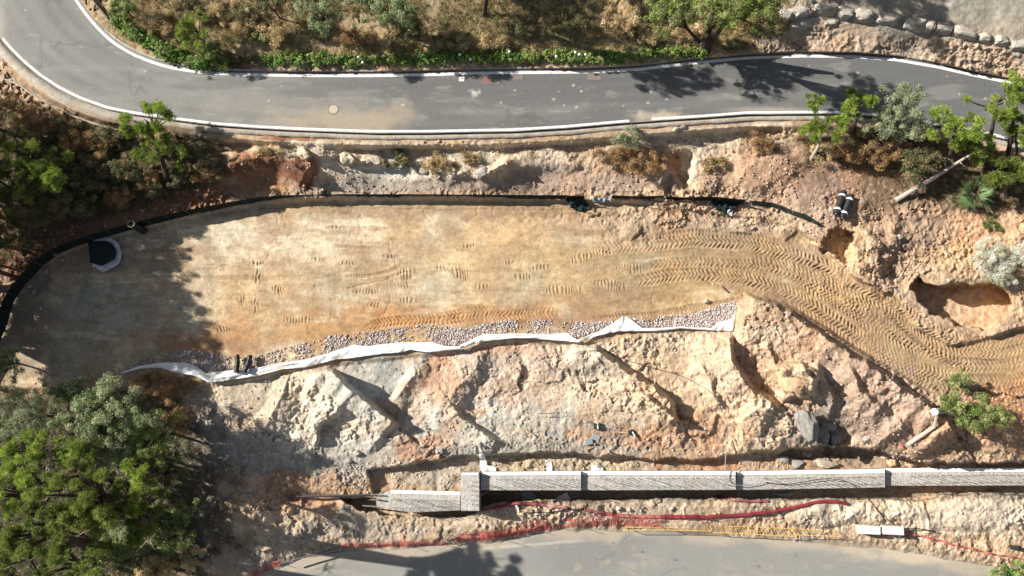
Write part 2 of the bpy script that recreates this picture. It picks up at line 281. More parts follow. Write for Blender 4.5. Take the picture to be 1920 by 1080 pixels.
# ------------------------------------------------------------------ terrain colour (albedo of each soil; shade on the red mound's face painted in)
def C3(r, g, b): return np.array([r, g, b])
CL = np.zeros(U.shape+(3,)); CL[:] = C3(.46, .34, .24)
def paint(m, c, sl_=None, k=1.0):
    sl_ = sl_ or (slice(None), slice(None)); m = (m*k)[..., None]
    CL[sl_] = CL[sl_]*(1-m)+np.array(c)*m
def pb(u, v, ru, rv, c, k=1.0, ang=0, soft=.9, wob=.6):
    sl_, m = blob(u, v, ru, rv, ang, soft, wob); paint(m, c, sl_, k)
def pl_(poly, w, c, k=1.0):
    sl_ = window(poly, w*2+8); d, s, a = polyd(WU[sl_]*.4+U[sl_]*.6, WV[sl_]*.4+V[sl_]*.6, poly); paint(ss(w*1.3, w*.5, d+fbm(U[sl_], V[sl_], 14, 2, 2)*w*.4), c, sl_, k)
CREAM = C3(.60, .52, .41); TAN = C3(.53, .38, .24); PALE = C3(.66, .55, .40); RED = C3(.36, .17, .10); ORG = C3(.50, .27, .14); GREY = C3(.40, .40, .37); LGREY = C3(.56, .54, .48); BROWN = C3(.34, .24, .16); DUFF = C3(.12, .095, .065); YEL = C3(.50, .38, .20)
paint(ss(130, 90, V)*ss(100, 200, U), C3(.40, .30, .18))
paint(ss(0, .5, fbm(U, V, 45, 4, 2))*ss(135, 90, V), C3(.50, .39, .23), None, .8)
paint(ss(1350, 1480, U)*ss(180, 120, V), C3(.42, .34, .27))
pb(1800, 30, 330, 55, C3(.36, .325, .27), 1, 8, .4, .3)
paint(ss(250, 265, V)*ss(380, 350, V)*ss(380, 480, U), C3(.50, .39, .28))
for a in [(620, 300, 110, 26, CREAM), (560, 285, 60, 14, CREAM), (900, 290, 130, 18, C3(.50, .47, .40)), (760, 320, 90, 20, LGREY), (1000, 300, 70, 20, CREAM), (1300, 300, 70, 45, CREAM), (1390, 270, 90, 26, PALE), (470, 320, 60, 26, RED), (540, 325, 70, 22, RED), (430, 350, 120, 14, ORG), (550, 262, 80, 8, RED), (1150, 340, 160, 20, C3(.44, .33, .26)), (900, 345, 200, 12, C3(.44, .34, .28)), (1450, 330, 110, 50, C3(.48, .31, .22)), (1560, 340, 70, 50, C3(.42, .26, .18)), (1200, 300, 60, 24, C3(.50, .30, .16)), (1010, 330, 60, 18, C3(.42, .33, .28)), (700, 345, 140, 12, C3(.40, .35, .30)), (1500, 255, 60, 14, TAN)]: pb(*a[:4], a[4], .9)
pl_([(345, 250), (420, 262), (560, 271), (700, 275), (850, 274), (1000, 270), (1100, 264), (1200, 254), (1290, 247), (1400, 239), (1480, 233)], 5, C3(.62, .52, .40), .9)
# left scrub
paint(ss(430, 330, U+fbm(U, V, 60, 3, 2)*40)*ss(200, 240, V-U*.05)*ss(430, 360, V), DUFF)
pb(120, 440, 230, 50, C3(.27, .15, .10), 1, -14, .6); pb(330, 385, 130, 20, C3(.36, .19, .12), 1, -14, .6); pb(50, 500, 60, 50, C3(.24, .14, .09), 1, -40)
# terrace
inp = ss(-2, 3, d_plat)
paint(inp, C3(.50, .38, .25))
paint(inp*ss(-.2, .6, fbm(U, V, 110, 4, 3)), C3(.60, .50, .36), None, .8)
paint(inp*ss(.1, .7, fbm(U, V, 60, 4, 5))*ss(1200, 800, U), C3(.66, .58, .45), None, .7)
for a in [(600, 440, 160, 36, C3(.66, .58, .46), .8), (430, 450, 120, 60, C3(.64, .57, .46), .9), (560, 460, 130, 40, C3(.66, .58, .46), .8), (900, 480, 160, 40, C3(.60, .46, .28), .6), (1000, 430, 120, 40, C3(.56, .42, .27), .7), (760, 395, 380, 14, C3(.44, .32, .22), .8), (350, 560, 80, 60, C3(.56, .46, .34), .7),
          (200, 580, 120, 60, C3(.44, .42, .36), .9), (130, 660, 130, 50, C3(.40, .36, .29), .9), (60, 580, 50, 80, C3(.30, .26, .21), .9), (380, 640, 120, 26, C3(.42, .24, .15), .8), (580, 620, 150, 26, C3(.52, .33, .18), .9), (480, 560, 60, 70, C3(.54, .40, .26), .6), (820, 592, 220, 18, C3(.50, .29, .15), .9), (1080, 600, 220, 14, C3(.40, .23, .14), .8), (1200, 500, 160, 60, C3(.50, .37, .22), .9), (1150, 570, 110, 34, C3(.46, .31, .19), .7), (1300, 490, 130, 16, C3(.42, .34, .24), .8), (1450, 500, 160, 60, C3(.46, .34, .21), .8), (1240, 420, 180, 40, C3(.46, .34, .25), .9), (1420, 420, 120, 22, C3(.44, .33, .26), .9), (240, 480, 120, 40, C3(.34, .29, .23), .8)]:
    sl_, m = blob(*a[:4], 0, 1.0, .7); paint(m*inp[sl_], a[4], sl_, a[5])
paint(inp*ss(.3, .6, fbm(U*.25, V*2.2, 26, 4, 2)), C3(.38, .26, .16), None, .4)
paint(inp*ss(.35, .6, fbm(U*.3, V*1.6, 40, 4, 0)), C3(.66, .56, .42), None, .45)
paint(inp*ss(1450, 1560, U), C3(.50, .37, .22), None, .9); pb(1650, 600, 40, 30, BROWN, .6); pb(1720, 640, 60, 14, C3(.36, .29, .21), .6, 30)
paint(inp*ss(.25, .5, fbm(U*.6, V*2, 14, 3, 8)), C3(.40, .27, .16), None, .30)
paint(np.clip(TRM, 0, 1), C3(.44, .315, .20), None, .7); 
pl_([(425, 318), (465, 306), (515, 306), (550, 320), (575, 338)], 15, C3(.22, .11, .075), 1)  # red soil darkened further, painting in the shade of the mound's south face
sl_ = window([(600, 570), (1080, 620)], 0); paint(TRM[sl_], C3(.50, .29, .14), sl_, .8)
# right side
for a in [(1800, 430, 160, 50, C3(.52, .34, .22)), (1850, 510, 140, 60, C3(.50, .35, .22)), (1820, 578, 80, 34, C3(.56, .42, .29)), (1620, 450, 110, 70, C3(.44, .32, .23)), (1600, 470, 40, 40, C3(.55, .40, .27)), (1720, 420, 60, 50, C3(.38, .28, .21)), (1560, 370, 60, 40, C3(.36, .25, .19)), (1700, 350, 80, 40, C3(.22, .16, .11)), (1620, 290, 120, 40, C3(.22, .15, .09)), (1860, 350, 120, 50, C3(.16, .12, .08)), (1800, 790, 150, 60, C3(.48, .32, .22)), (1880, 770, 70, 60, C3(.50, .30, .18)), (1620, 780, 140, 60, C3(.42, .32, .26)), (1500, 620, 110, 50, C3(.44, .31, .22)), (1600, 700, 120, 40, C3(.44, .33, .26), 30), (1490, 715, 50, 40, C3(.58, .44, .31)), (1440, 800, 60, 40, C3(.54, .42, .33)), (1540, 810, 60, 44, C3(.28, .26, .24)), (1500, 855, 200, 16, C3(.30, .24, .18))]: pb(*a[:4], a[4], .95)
# excavated slope
reg = ss(650, 690, V+(U-900)*.1)*ss(885, 850, V)*ss(340, 420, U)*ss(1500, 1380, U)*(1-inp)
paint(reg, C3(.60, .54, .45)); 
paint(reg*ss(-.1, .5, fbm(U, V, 70, 4, 1)), C3(.66, .60, .51), None, .8)
paint(reg*ss(1020, 1180, U-V*.0+(V-740)*.6), C3(.56, .42, .29), None, .9)
for a in [(700, 715, 90, 60, C3(.54, .54, .50)), (735, 720, 34, 60, C3(.42, .43, .41)), (880, 668, 64, 26, C3(.42, .43, .41)), (930, 800, 170, 45, C3(.54, .54, .50)), (1030, 812, 150, 42, C3(.43, .43, .40)), (640, 850, 130, 40, C3(.46, .46, .43)), (830, 715, 56, 44, C3(.55, .33, .21)), (850, 780, 30, 50, C3(.55, .34, .22)), (800, 845, 64, 30, C3(.50, .27, .16)), (970, 690, 110, 40, C3(.60, .46, .36)), (950, 655, 60, 10, C3(.56, .36, .25)), (1230, 818, 130, 34, C3(.48, .28, .17)), (960, 730, 70, 30, C3(.57, .42, .32)), (560, 790, 60, 40, C3(.50, .48, .43)), (1000, 845, 160, 14, C3(.36, .35, .32)), (1130, 760, 60, 26, C3(.52, .40, .30)), (1420, 690, 50, 50, C3(.46, .33, .23)), (1300, 820, 60, 30, C3(.52, .36, .25)), (480, 760, 110, 70, C3(.54, .46, .35)), (400, 860, 80, 80, C3(.28, .26, .24)), (600, 870, 120, 26, C3(.38, .37, .34)), (480, 860, 70, 40, C3(.36, .36, .35)), (1100, 690, 60, 18, C3(.42, .37, .30)), (740, 790, 50, 40, C3(.50, .40, .32)), (320, 720, 50, 24, C3(.40, .24, .13)), (860, 770, 60, 30, C3(.62, .50, .40))]: pb(*a[:4], a[4], .8)
# bottom
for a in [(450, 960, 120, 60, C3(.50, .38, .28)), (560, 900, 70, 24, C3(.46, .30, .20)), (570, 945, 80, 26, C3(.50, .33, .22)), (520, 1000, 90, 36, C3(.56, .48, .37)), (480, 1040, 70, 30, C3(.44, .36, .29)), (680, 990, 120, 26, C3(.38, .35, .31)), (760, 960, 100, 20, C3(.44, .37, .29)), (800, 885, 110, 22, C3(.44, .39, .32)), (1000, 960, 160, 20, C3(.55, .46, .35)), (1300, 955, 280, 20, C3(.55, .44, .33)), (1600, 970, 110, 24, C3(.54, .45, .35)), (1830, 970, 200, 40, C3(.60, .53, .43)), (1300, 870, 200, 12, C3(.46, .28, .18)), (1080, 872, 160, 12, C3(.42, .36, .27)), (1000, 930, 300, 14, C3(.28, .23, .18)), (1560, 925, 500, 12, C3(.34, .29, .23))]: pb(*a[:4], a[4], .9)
paint(ss(-24, 4, d_low+fbm(U, V, 30, 3, 4)*10), C3(.42, .37, .30), None, .8)
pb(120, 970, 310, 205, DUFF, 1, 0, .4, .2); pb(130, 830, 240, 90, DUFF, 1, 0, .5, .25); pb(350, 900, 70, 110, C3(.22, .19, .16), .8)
# everywhere: fine mottling of real soil tone
mott = 1+fbm(U, V, 26, 4, 4)*.13+fbm(U, V, 7, 3, 5)*.13
CL *= np.clip(mott, .6, 1.4)[..., None]
grains = vnoise(U/2.2, V/2.2, 3); CL *= (1+(grains-.5)*.34*(ROUGH*.8+.2))[..., None]
hue = fbm(U, V, 90, 3, 9)*.07; CL[..., 0] *= 1+hue; CL[..., 2] *= 1-hue
stones = (i2 > .72)*np.clip(.42-c2, 0, .42)/.42*ROUGH; paint(np.clip(stones*1.6, 0, 1), C3(.56, .50, .44), None, .55)
fine_ = (vnoise(U/1.7+9, V/1.7, 6)-.5)*.16+fbm(U*.7, V*1.4, 9, 3, 2)*.09; CL *= (1+fine_*wp)[..., None]
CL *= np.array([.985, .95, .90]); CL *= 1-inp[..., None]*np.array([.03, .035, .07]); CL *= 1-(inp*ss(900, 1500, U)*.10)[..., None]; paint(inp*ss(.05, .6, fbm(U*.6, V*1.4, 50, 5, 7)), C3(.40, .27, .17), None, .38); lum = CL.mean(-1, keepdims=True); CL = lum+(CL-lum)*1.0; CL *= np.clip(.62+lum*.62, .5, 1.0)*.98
CL = np.clip(CL, .01, .8)

# ------------------------------------------------------------------ mesh and tag helpers
def link(o, parent=None):
    COL.objects.link(o)
    if parent is not None: o.parent = parent
    return o
def fast(name, verts, faces, mat, parent=None, col=None, smooth=False):
    me = bpy.data.meshes.new(name); verts = np.asarray(verts, np.float32); faces = np.asarray(faces, np.int32)
    if parent is not None: verts = verts-np.array(parent.matrix_basis.translation, np.float32)
    k = faces.shape[1]; me.vertices.add(len(verts)); me.vertices.foreach_set('co', verts.ravel())
    me.loops.add(faces.size); me.loops.foreach_set('vertex_index', faces.ravel())
    me.polygons.add(len(faces)); me.polygons.foreach_set('loop_start', np.arange(0, faces.size, k, dtype=np.int32)); me.polygons.foreach_set('loop_total', np.full(len(faces), k, np.int32))
    me.update(calc_edges=True)
    if smooth: me.polygons.foreach_set('use_smooth', np.ones(len(faces), bool))
    if col is not None:
        ca = me.color_attributes.new('Col', 'FLOAT_COLOR', 'POINT'); c4 = np.ones((len(verts), 4), np.float32); c4[:, :3] = col; ca.data.foreach_set('color', c4.ravel())
    me.materials.append(mat); return link(bpy.data.objects.new(name, me), parent)
def tag(o, label, cat, group=None):
    o['label'] = label; o['category'] = cat
    if group: o['group'] = group
    return o
def thing(name, label, cat, loc, group=None):
    o = link(bpy.data.objects.new(name, None)); o.location = loc; o.empty_display_size = .3; return tag(o, label, cat, group)
def struct(o, kind='structure'): o['kind'] = kind; return o
def gridfaces(nu, nv):
    i = np.arange(nv-1)[:, None]*nu+np.arange(nu-1)[None, :]
    return np.stack([i, i+nu, i+nu+1, i+1], -1).reshape(-1, 4)
class MB:
    """collects convex bits into one mesh"""
    def __init__(s): s.v = []; s.f = []
    def add(s, vs, fs):
        n = len(s.v); s.v += [tuple(p) for p in vs]; s.f += [[i+n for i in f] for f in fs]; return s
    def tube(s, pts, rad, sides=8, cap=True):
        pts = [Vector(p) for p in pts]; n = len(pts); R = rad if hasattr(rad, '__len__') else [rad]*n; vs = []; ref = Vector((0, 0, 1))
        for i, p in enumerate(pts):
            t = (pts[min(i+1, n-1)]-pts[max(i-1, 0)]).normalized(); a = t.cross(ref)
            if a.length < .2: a = t.cross(Vector((0, 1, 0)))
            a.normalize(); b = t.cross(a)
            for k in range(sides):
                w = 2*math.pi*k/sides; vs.append(p+(a*math.cos(w)+b*math.sin(w))*R[i])
        fs = [[i*sides+k, i*sides+(k+1) % sides, (i+1)*sides+(k+1) % sides, (i+1)*sides+k] for i in range(n-1) for k in range(sides)]
        if cap: fs += [list(range(sides))[::-1], [(n-1)*sides+k for k in range(sides)]]
        return s.add(vs, fs)
    def prism(s, poly, z0, z1):                       # poly: world xy, counter-clockwise not required
        n = len(poly); vs = [(x, y, z0) for x, y in poly]+[(x, y, z1) for x, y in poly]
        fs = [[i, (i+1) % n, (i+1) % n+n, i+n] for i in range(n)]+[list(range(n))[::-1], list(range(n, 2*n))]
        return s.add(vs, fs)
    def box(s, c, sx, sy, sz, rz=0, tilt=None):
        M = Matrix.Rotation(rz, 3, 'Z')
        if tilt: M = M @ Matrix.Rotation(tilt[0], 3, 'X') @ Matrix.Rotation(tilt[1], 3, 'Y')
        vs = [Vector(c)+M @ Vector((x*sx/2, y*sy/2, z*sz/2)) for x in (-1, 1) for y in (-1, 1) for z in (-1, 1)]
        return s.add(vs, [[0, 1, 3, 2], [4, 6, 7, 5], [0, 4, 5, 1], [2, 3, 7, 6], [0, 2, 6, 4], [1, 5, 7, 3]])
    def build(s, name, mat, parent=None, smooth=False, bevel=0):
        me = bpy.data.meshes.new(name); off = parent.matrix_basis.translation if parent is not None else Vector()
        if parent is not None and parent.parent is not None: off = off+parent.parent.matrix_basis.translation
        me.from_pydata([Vector(p)-off for p in s.v], [], s.f); bm = bmesh.new(); bm.from_mesh(me); bmesh.ops.recalc_face_normals(bm, faces=bm.faces)
        if bevel: bmesh.ops.bevel(bm, geom=[e for e in bm.edges if len(e.link_faces) == 2 and e.calc_face_angle() > .5], offset=bevel, segments=2, affect='EDGES')
        bm.to_mesh(me); bm.free(); me.materials.append(mat)
        if smooth: me.polygons.foreach_set('use_smooth', [True]*len(me.polygons))
        return link(bpy.data.objects.new(name, me), parent)

# ------------------------------------------------------------------ materials
def mk(name, color=None, rough=.9, attr=False, var=.25, vscale=3., bump=.3, bscale=12., bdist=.03, spec=.2, trans=0, detail=5, col2=None, c2scale=1.2, c2thr=.55, metal=0):
    m = bpy.data.materials.new(name); m.use_nodes = True; n = m.node_tree; N = n.nodes; L = n.links
    b = N['Principled BSDF']; b.inputs['Roughness'].default_value = rough; b.inputs['Specular IOR Level'].default_value = spec; b.inputs['Metallic'].default_value = metal
    tc = N.new('ShaderNodeTexCoord'); geo = N.new('ShaderNodeNewGeometry')
    if attr: a = N.new('ShaderNodeVertexColor'); a.layer_name = 'Col'; base = a.outputs[0]
    else: a = N.new('ShaderNodeRGB'); a.outputs[0].default_value = (*color, 1); base = a.outputs[0]
    if col2:
        nz = N.new('ShaderNodeTexNoise'); nz.inputs['Scale'].default_value = c2scale; nz.inputs['Detail'].default_value = 6; L.new(geo.outputs['Position'], nz.inputs['Vector'])
        cr = N.new('ShaderNodeMapRange'); cr.inputs[1].default_value = c2thr-.08; cr.inputs[2].default_value = c2thr+.08; L.new(nz.outputs[0], cr.inputs[0])
        mx = N.new('ShaderNodeMix'); mx.data_type = 'RGBA'; L.new(cr.outputs[0], mx.inputs[0]); L.new(base, mx.inputs[6]); mx.inputs[7].default_value = (*col2, 1); base = mx.outputs[2]
    if var:
        nz = N.new('ShaderNodeTexNoise'); nz.inputs['Scale'].default_value = vscale; nz.inputs['Detail'].default_value = detail; nz.inputs['Roughness'].default_value = .65
        L.new(geo.outputs['Position'], nz.inputs['Vector'])
        mr = N.new('ShaderNodeMapRange'); mr.inputs[1].default_value = .25; mr.inputs[2].default_value = .75; mr.inputs[3].default_value = 1-var; mr.inputs[4].default_value = 1+var
        L.new(nz.outputs[0], mr.inputs[0]); vm = N.new('ShaderNodeVectorMath'); vm.operation = 'SCALE'; L.new(base, vm.inputs[0]); L.new(mr.outputs[0], vm.inputs['Scale']); base = vm.outputs[0]
    L.new(base, b.inputs['Base Color'])
    if bump:
        nb = N.new('ShaderNodeTexNoise'); nb.inputs['Scale'].default_value = bscale; nb.inputs['Detail'].default_value = 4; L.new(geo.outputs['Position'], nb.inputs['Vector'])
        bp = N.new('ShaderNodeBump'); bp.inputs['Strength'].default_value = bump; bp.inputs['Distance'].default_value = bdist; L.new(nb.outputs[0], bp.inputs['Height']); L.new(bp.outputs[0], b.inputs['Normal'])
    if trans:
        t = N.new('ShaderNodeBsdfTranslucent'); L.new(base, t.inputs[0]); ms = N.new('ShaderNodeMixShader'); ms.inputs[0].default_value = trans
        L.new(b.outputs[0], ms.inputs[1]); L.new(t.outputs[0], ms.inputs[2]); L.new(ms.outputs[0], N['Material Output'].inputs[0])
    return m
M = dict(
 soil=mk('soil', attr=True, rough=.95, var=.16, vscale=5, bump=.8, bscale=9, bdist=.04, spec=.1),
 asphalt=mk('asphalt', attr=True, rough=.8, var=.10, vscale=14, bump=.35, bscale=40, bdist=.01, spec=.35, detail=8),
 paint=mk('road paint', (.72, .72, .70), .6, var=.12, bump=.1, col2=(.36, .34, .31), c2scale=6, c2thr=.61),
 concrete=mk('aged concrete', (.40, .365, .31), .9, var=.35, vscale=2.6, bump=.8, bscale=8, bdist=.05, col2=(.34, .28, .21), c2scale=1.3, c2thr=.56),
 newcon=mk('fresh concrete', (.41, .39, .36), .85, var=.28, vscale=3, bump=1, bscale=6, bdist=.06, col2=(.36, .33, .29), c2scale=1.6, c2thr=.6),
 white=mk('white membrane', (.80, .80, .79), .7, var=.07, vscale=3, bump=.35, bscale=5, bdist=.03),
 textile=mk('white geotextile', (.78, .78, .79), .8, var=.08, vscale=3, bump=.6, bscale=7, bdist=.04, trans=.08, col2=(.62, .57, .50), c2scale=1.3, c2thr=.6),
 cloth=mk('dark shade cloth', (.012, .018, .016), .8, var=.3, bump=.3, bscale=20, bdist=.01),
 green=mk('dark green sheet', (.009, .020, .021), .6, var=.3, vscale=6, bump=.4, bscale=6, bdist=.02),
 black=mk('black plastic', (.018, .018, .02), .55, var=.3, bump=.2, bscale=30, bdist=.01, spec=.4),
 steel=mk('rusty steel bar', (.10, .055, .035), .8, var=.3, bump=0),
 dsteel=mk('dark galvanised steel', (.12, .12, .12), .6, var=.3, bump=.1, metal=.3),
 redpipe=mk('dusty red conduit', (.25, .065, .07), .75, var=.3, vscale=2, bump=.2, bscale=30, bdist=.01, col2=(.42, .24, .21), c2scale=.9, c2thr=.56),
 net=mk('orange red net', (.66, .17, .15), .7, var=.2, bump=0), yellow=mk('yellow barrier paint', (.68, .45, .14), .6, var=.15, bump=0),
 block=mk('white cast block', (.66, .65, .60), .85, var=.12, vscale=6, bump=.6, bscale=14, bdist=.02),
 rock=mk('tan rock', (.44, .36, .28), .9, var=.3, vscale=2.5, bump=.9, bscale=6, bdist=.06, col2=(.34, .27, .21), c2scale=1.5), wallrock=mk('grey limestone', (.36, .335, .29), .9, var=.28, vscale=2.5, bump=.9, bscale=5, bdist=.06, col2=(.33, .29, .24), c2scale=1.3),
 darkrock=mk('grey cracked rock', (.24, .23, .21), .9, var=.3, bump=.8, bscale=4, bdist=.06), ored=mk('orange rock', (.50, .33, .20), .9, var=.25, bump=.8, bscale=6, bdist=.05),
 gravel=mk('crushed gravel', attr=True, rough=.9, var=.1, bump=0), bark=mk('dark bark', (.07, .05, .04), .95, var=.3, bump=.6, bscale=14, bdist=.03), palebark=mk('pale dry bark', (.38, .33, .28), .9, var=.3, vscale=8, bump=.7, bscale=18, bdist=.03),
 leaf=mk('leaf', attr=True, rough=.6, var=0, bump=0, trans=.3, spec=.25), wood=mk('weathered timber', (.50, .35, .20), .8, var=.25, bump=.3), grey=mk('grey plastic', (.30, .32, .33), .6, var=.15, bump=0),
 iron=mk('cast iron cover', (.20, .165, .15), .7, var=.3, vscale=12, bump=.5, bscale=25, bdist=.01), dust=mk('dusty cover', (.44, .39, .30), .85, var=.2, vscale=8, bump=.5, bscale=20, bdist=.01), redcov=mk('reddish cover', (.20, .13, .12), .8, var=.25, vscale=10, bump=.3), pink=mk('pink tape', (.7, .2, .25), .7, var=.2, bump=0), olive=mk('olive lid', (.10, .10, .06), .7, var=.3, bump=.3))

# ------------------------------------------------------------------ ground
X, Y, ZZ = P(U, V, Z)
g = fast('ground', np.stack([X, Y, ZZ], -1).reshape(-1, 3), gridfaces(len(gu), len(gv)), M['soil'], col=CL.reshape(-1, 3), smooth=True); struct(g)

# ------------------------------------------------------------------ roads
def resamp(poly, n):
    p = np.array(poly, float); d = np.concatenate([[0], np.cumsum(np.hypot(*np.diff(p, axis=0).T))]); t = np.linspace(0, d[-1], n)
    return np.stack([np.interp(t, d, p[:, 0]), np.interp(t, d, p[:, 1])], -1)
def smoothp(poly, n=200, it=8):
    p = resamp(poly, n)
    for _ in range(it): p[1:-1] = (p[:-2]+2*p[1:-1]+p[2:])/4
    return p
def matched(pa, pb_, n):
    """resample two long edges so that rungs run straight across"""
    a = smoothp(pa, n); q = smoothp(pb_, n*3, 20); out = []; last = 0
    for i in range(n):
        d = np.hypot(q[:, 0]-a[i, 0], q[:, 1]-a[i, 1]); d[:last] = 1e9; j = int(np.argmin(d)); last = max(last, j); out.append(q[j])
    b = np.array(out)
    for _ in range(30): b[1:-1] = (b[:-2]+2*b[1:-1]+b[2:])/4
    return a, b
NA, NC = 1250, 64
a, b = matched(ROAD_LO, ROAD_UP, NA); t = np.linspace(0, 1, NC)[:, None, None]
uv = a[None]*(1-t)+b[None]*t; ru, rv = uv[..., 0], uv[..., 1]; tt = t[..., 0]+0*ru
c = np.zeros(ru.shape+(3,)); c[:] = C3(.125, .125, .122)
def mixc(c, m, q, k=1): m = np.clip(m*k, 0, 1)[..., None]; return c*(1-m)+np.array(q)*m
c = mixc(c, ss(900, 250, ru)*.6, C3(.22, .22, .205)); c = mixc(c, ss(1300, 1700, ru)*.6, C3(.12, .125, .13))
c = mixc(c, ss(.25, .0, np.abs(tt-.30))*ss(-.5, .5, fbm(ru*.4, rv*2, 60, 3, 1)), C3(.23, .225, .205), .5)
c = mixc(c, ss(.2, .0, np.abs(tt-.72))*ss(-.5, .5, fbm(ru*.4, rv*2, 60, 3, 4)), C3(.13, .13, .125), .4)
c = mixc(c, ss(.030, .0, np.abs(fbm(ru, rv, 200, 5, 6)))*(fbm(ru, rv, 120, 2, 2) > .1), C3(.09, .09, .085), .5)
for k_, (q0, w0) in enumerate(((.22, .05), (.40, .05), (.62, .05), (.80, .05))): c = mixc(c, ss(w0*1.8, 0, np.abs(tt-q0+fbm(ru, ru*0, 400, 2, k_)*.03))*(.5+.5*fbm(ru*.2, rv, 30, 3, k_)), C3(.10, .10, .098), .55)
c = mixc(c, ss(.3, .8, fbm(ru*.25, rv*1.2, 26, 4, 8)), C3(.22, .215, .20), .55)
c = mixc(c, ss(.10, .0, tt)*ss(-.4, .5, fbm(ru, rv, 60, 3, 2)), C3(.32, .28, .22), .6)
c = mixc(c, ss(1, .2, np.hypot((ru-640)/170, (rv-225)/38)+fbm(ru, rv, 40, 3, 2)*.4), C3(.36, .29, .20), .75)
c = mixc(c, ss(1, .2, np.hypot((ru-1230)/70, (rv-218)/14)+fbm(ru, rv, 20, 3, 2)*.4), C3(.42, .36, .28), .9)
c = mixc(c, ss(1, .2, np.hypot((ru-500)/330, (rv-200)/40)+fbm(ru, rv, 40, 3, 5)*.4), C3(.28, .26, .22), .4)
c = mixc(c, ss(1, .2, np.hypot((ru-1440)/120, (rv-206)/9)), C3(.36, .32, .27), .6)
c = mixc(c, ss(1, .1, np.hypot((ru+10)/30, (rv-40)/80)), C3(.36, .33, .28), .7)
c = mixc(c, ss(.45, .9, fbm(ru*.5, rv*2., 22, 4, 7)), C3(.27, .26, .235), .5)
cr_, ci_ = cell(ru, rv, 34, 2); c = mixc(c, (ci_ > .86)*ss(.07, .02, cr_+fbm(ru, rv, 5, 2, 3)*.03), C3(.46, .42, .36), .8)
c = mixc(c, ss(1, .3, np.hypot((ru-889)/11, (rv-174)/10)+fbm(ru, rv, 6, 3, 2)*.6), C3(.45, .42, .38), .9)
for (x, y) in [(1075, 160), (1090, 171), (1081, 201), (1215, 193), (1250, 186), (1393, 174), (755, 197), (1220, 172), (1038, 186)]: c = mixc(c, ss(1, .3, np.hypot((ru-x)/4, (rv-y)/3)), C3(.5, .46, .40), .8)
c *= (1+(rng.random(ru.shape)-.5)*.18)[..., None]
x, y, z = P(ru, rv, 7.0+0*ru)
struct(fast('road', np.stack([x, y, z], -1).reshape(-1, 3), gridfaces(NA, NC), M['asphalt'], col=c.reshape(-1, 3)))
def line_strip(name, poly, w, z, mat, n=500, jag=.35):
    p = smoothp(poly, n); d = np.gradient(p, axis=0); d /= np.hypot(d[:, 0], d[:, 1])[:, None]; nn = np.stack([-d[:, 1], d[:, 0]], -1)
    q = np.concatenate([p-nn*(w/2+(rng.random((n, 1))-.5)*jag), p+nn*(w/2+(rng.random((n, 1))-.5)*jag)]); x, y, zz = P(q[:, 0], q[:, 1], z+0*q[:, 0])
    return struct(fast(name, np.stack([x, y, zz], -1), gridfaces(n, 2), mat))
line_strip('road_marking', LINE_UP, 5.2, 7.008, M['paint'])
lo1 = [p for p in LINE_LO if 5 <= p[0] <= 1165]+[(1180, 226.5)]; lo2 = [(1222, 223.2)]+[p for p in LINE_LO if p[0] >= 1240]
line_strip('road_marking', lo1, 4.4, 7.008, M['paint']); line_strip('road_marking', lo2, 4.4, 7.008, M['paint'])
# lower road
e = smoothp(LOWEDGE, 800, 12); e[:, 1] += fbm(e[:, 0], e[:, 0]*0, 40, 4, 2)*2.5; bot = np.stack([e[:, 0]*1.15-150, np.full(800, 1420.)], -1)
t = (np.linspace(0, 1, 170)**1.7)[:, None, None]; uv = e[None]*(1-t)+bot[None]*t; ru, rv = uv[..., 0], uv[..., 1]
de = rv-np.interp(ru, e[:, 0], e[:, 1])
c = np.zeros(ru.shape+(3,)); c[:] = C3(.235, .232, .215); c = mixc(c, ss(-.3, .6, fbm(ru*.5, rv, 80, 4, 3)), C3(.20, .197, .187), .8); c = mixc(c, ss(.35, .6, fbm(ru*.35, rv*1.5, 30, 4, 1)), C3(.28, .265, .23), .6); c = mixc(c, ss(.035, .0, np.abs(fbm(ru, rv, 160, 5, 6)))*(fbm(ru, rv, 90, 2, 2) > .15), C3(.12, .115, .11), .6)
for (q0, q1) in ((1267, 1050), (1422, 1062), (924, 1045), (1150, 1018), (1205, 1035), (1810, 1066)): c = mixc(c, ss(1, .3, np.hypot((ru-q0)/5, (rv-q1)/3)), C3(.09, .085, .08), .8)
c = mixc(c, ss(26, 4, de+fbm(ru, rv, 50, 4, 1)*16), C3(.40, .34, .26), .7); c = mixc(c, ss(1, .3, np.hypot((ru-1720)/160, (rv-1035)/22)+fbm(ru, rv, 30, 3, 3)*.5), C3(.47, .40, .30), .8)
c = mixc(c, ss(3.5, 1.5, np.abs(rv-(1024-(ru-960)*.08))+fbm(ru, rv, 12, 2, 2))*ss(880, 930, ru)*ss(1130, 1050, ru), C3(.46, .45, .40), .5)
c = mixc(c, ss(.4, .8, fbm(ru, rv, 18, 4, 7)), C3(.32, .28, .22), .6); c *= (1+(rng.random(ru.shape)-.5)*.12)[..., None]
x, y, z = P(ru, rv, 0.0+0*ru); struct(fast('lower_road', np.stack([x, y, z+.01], -1).reshape(-1, 3), gridfaces(800, 170), M['asphalt'], col=c.reshape(-1, 3)))

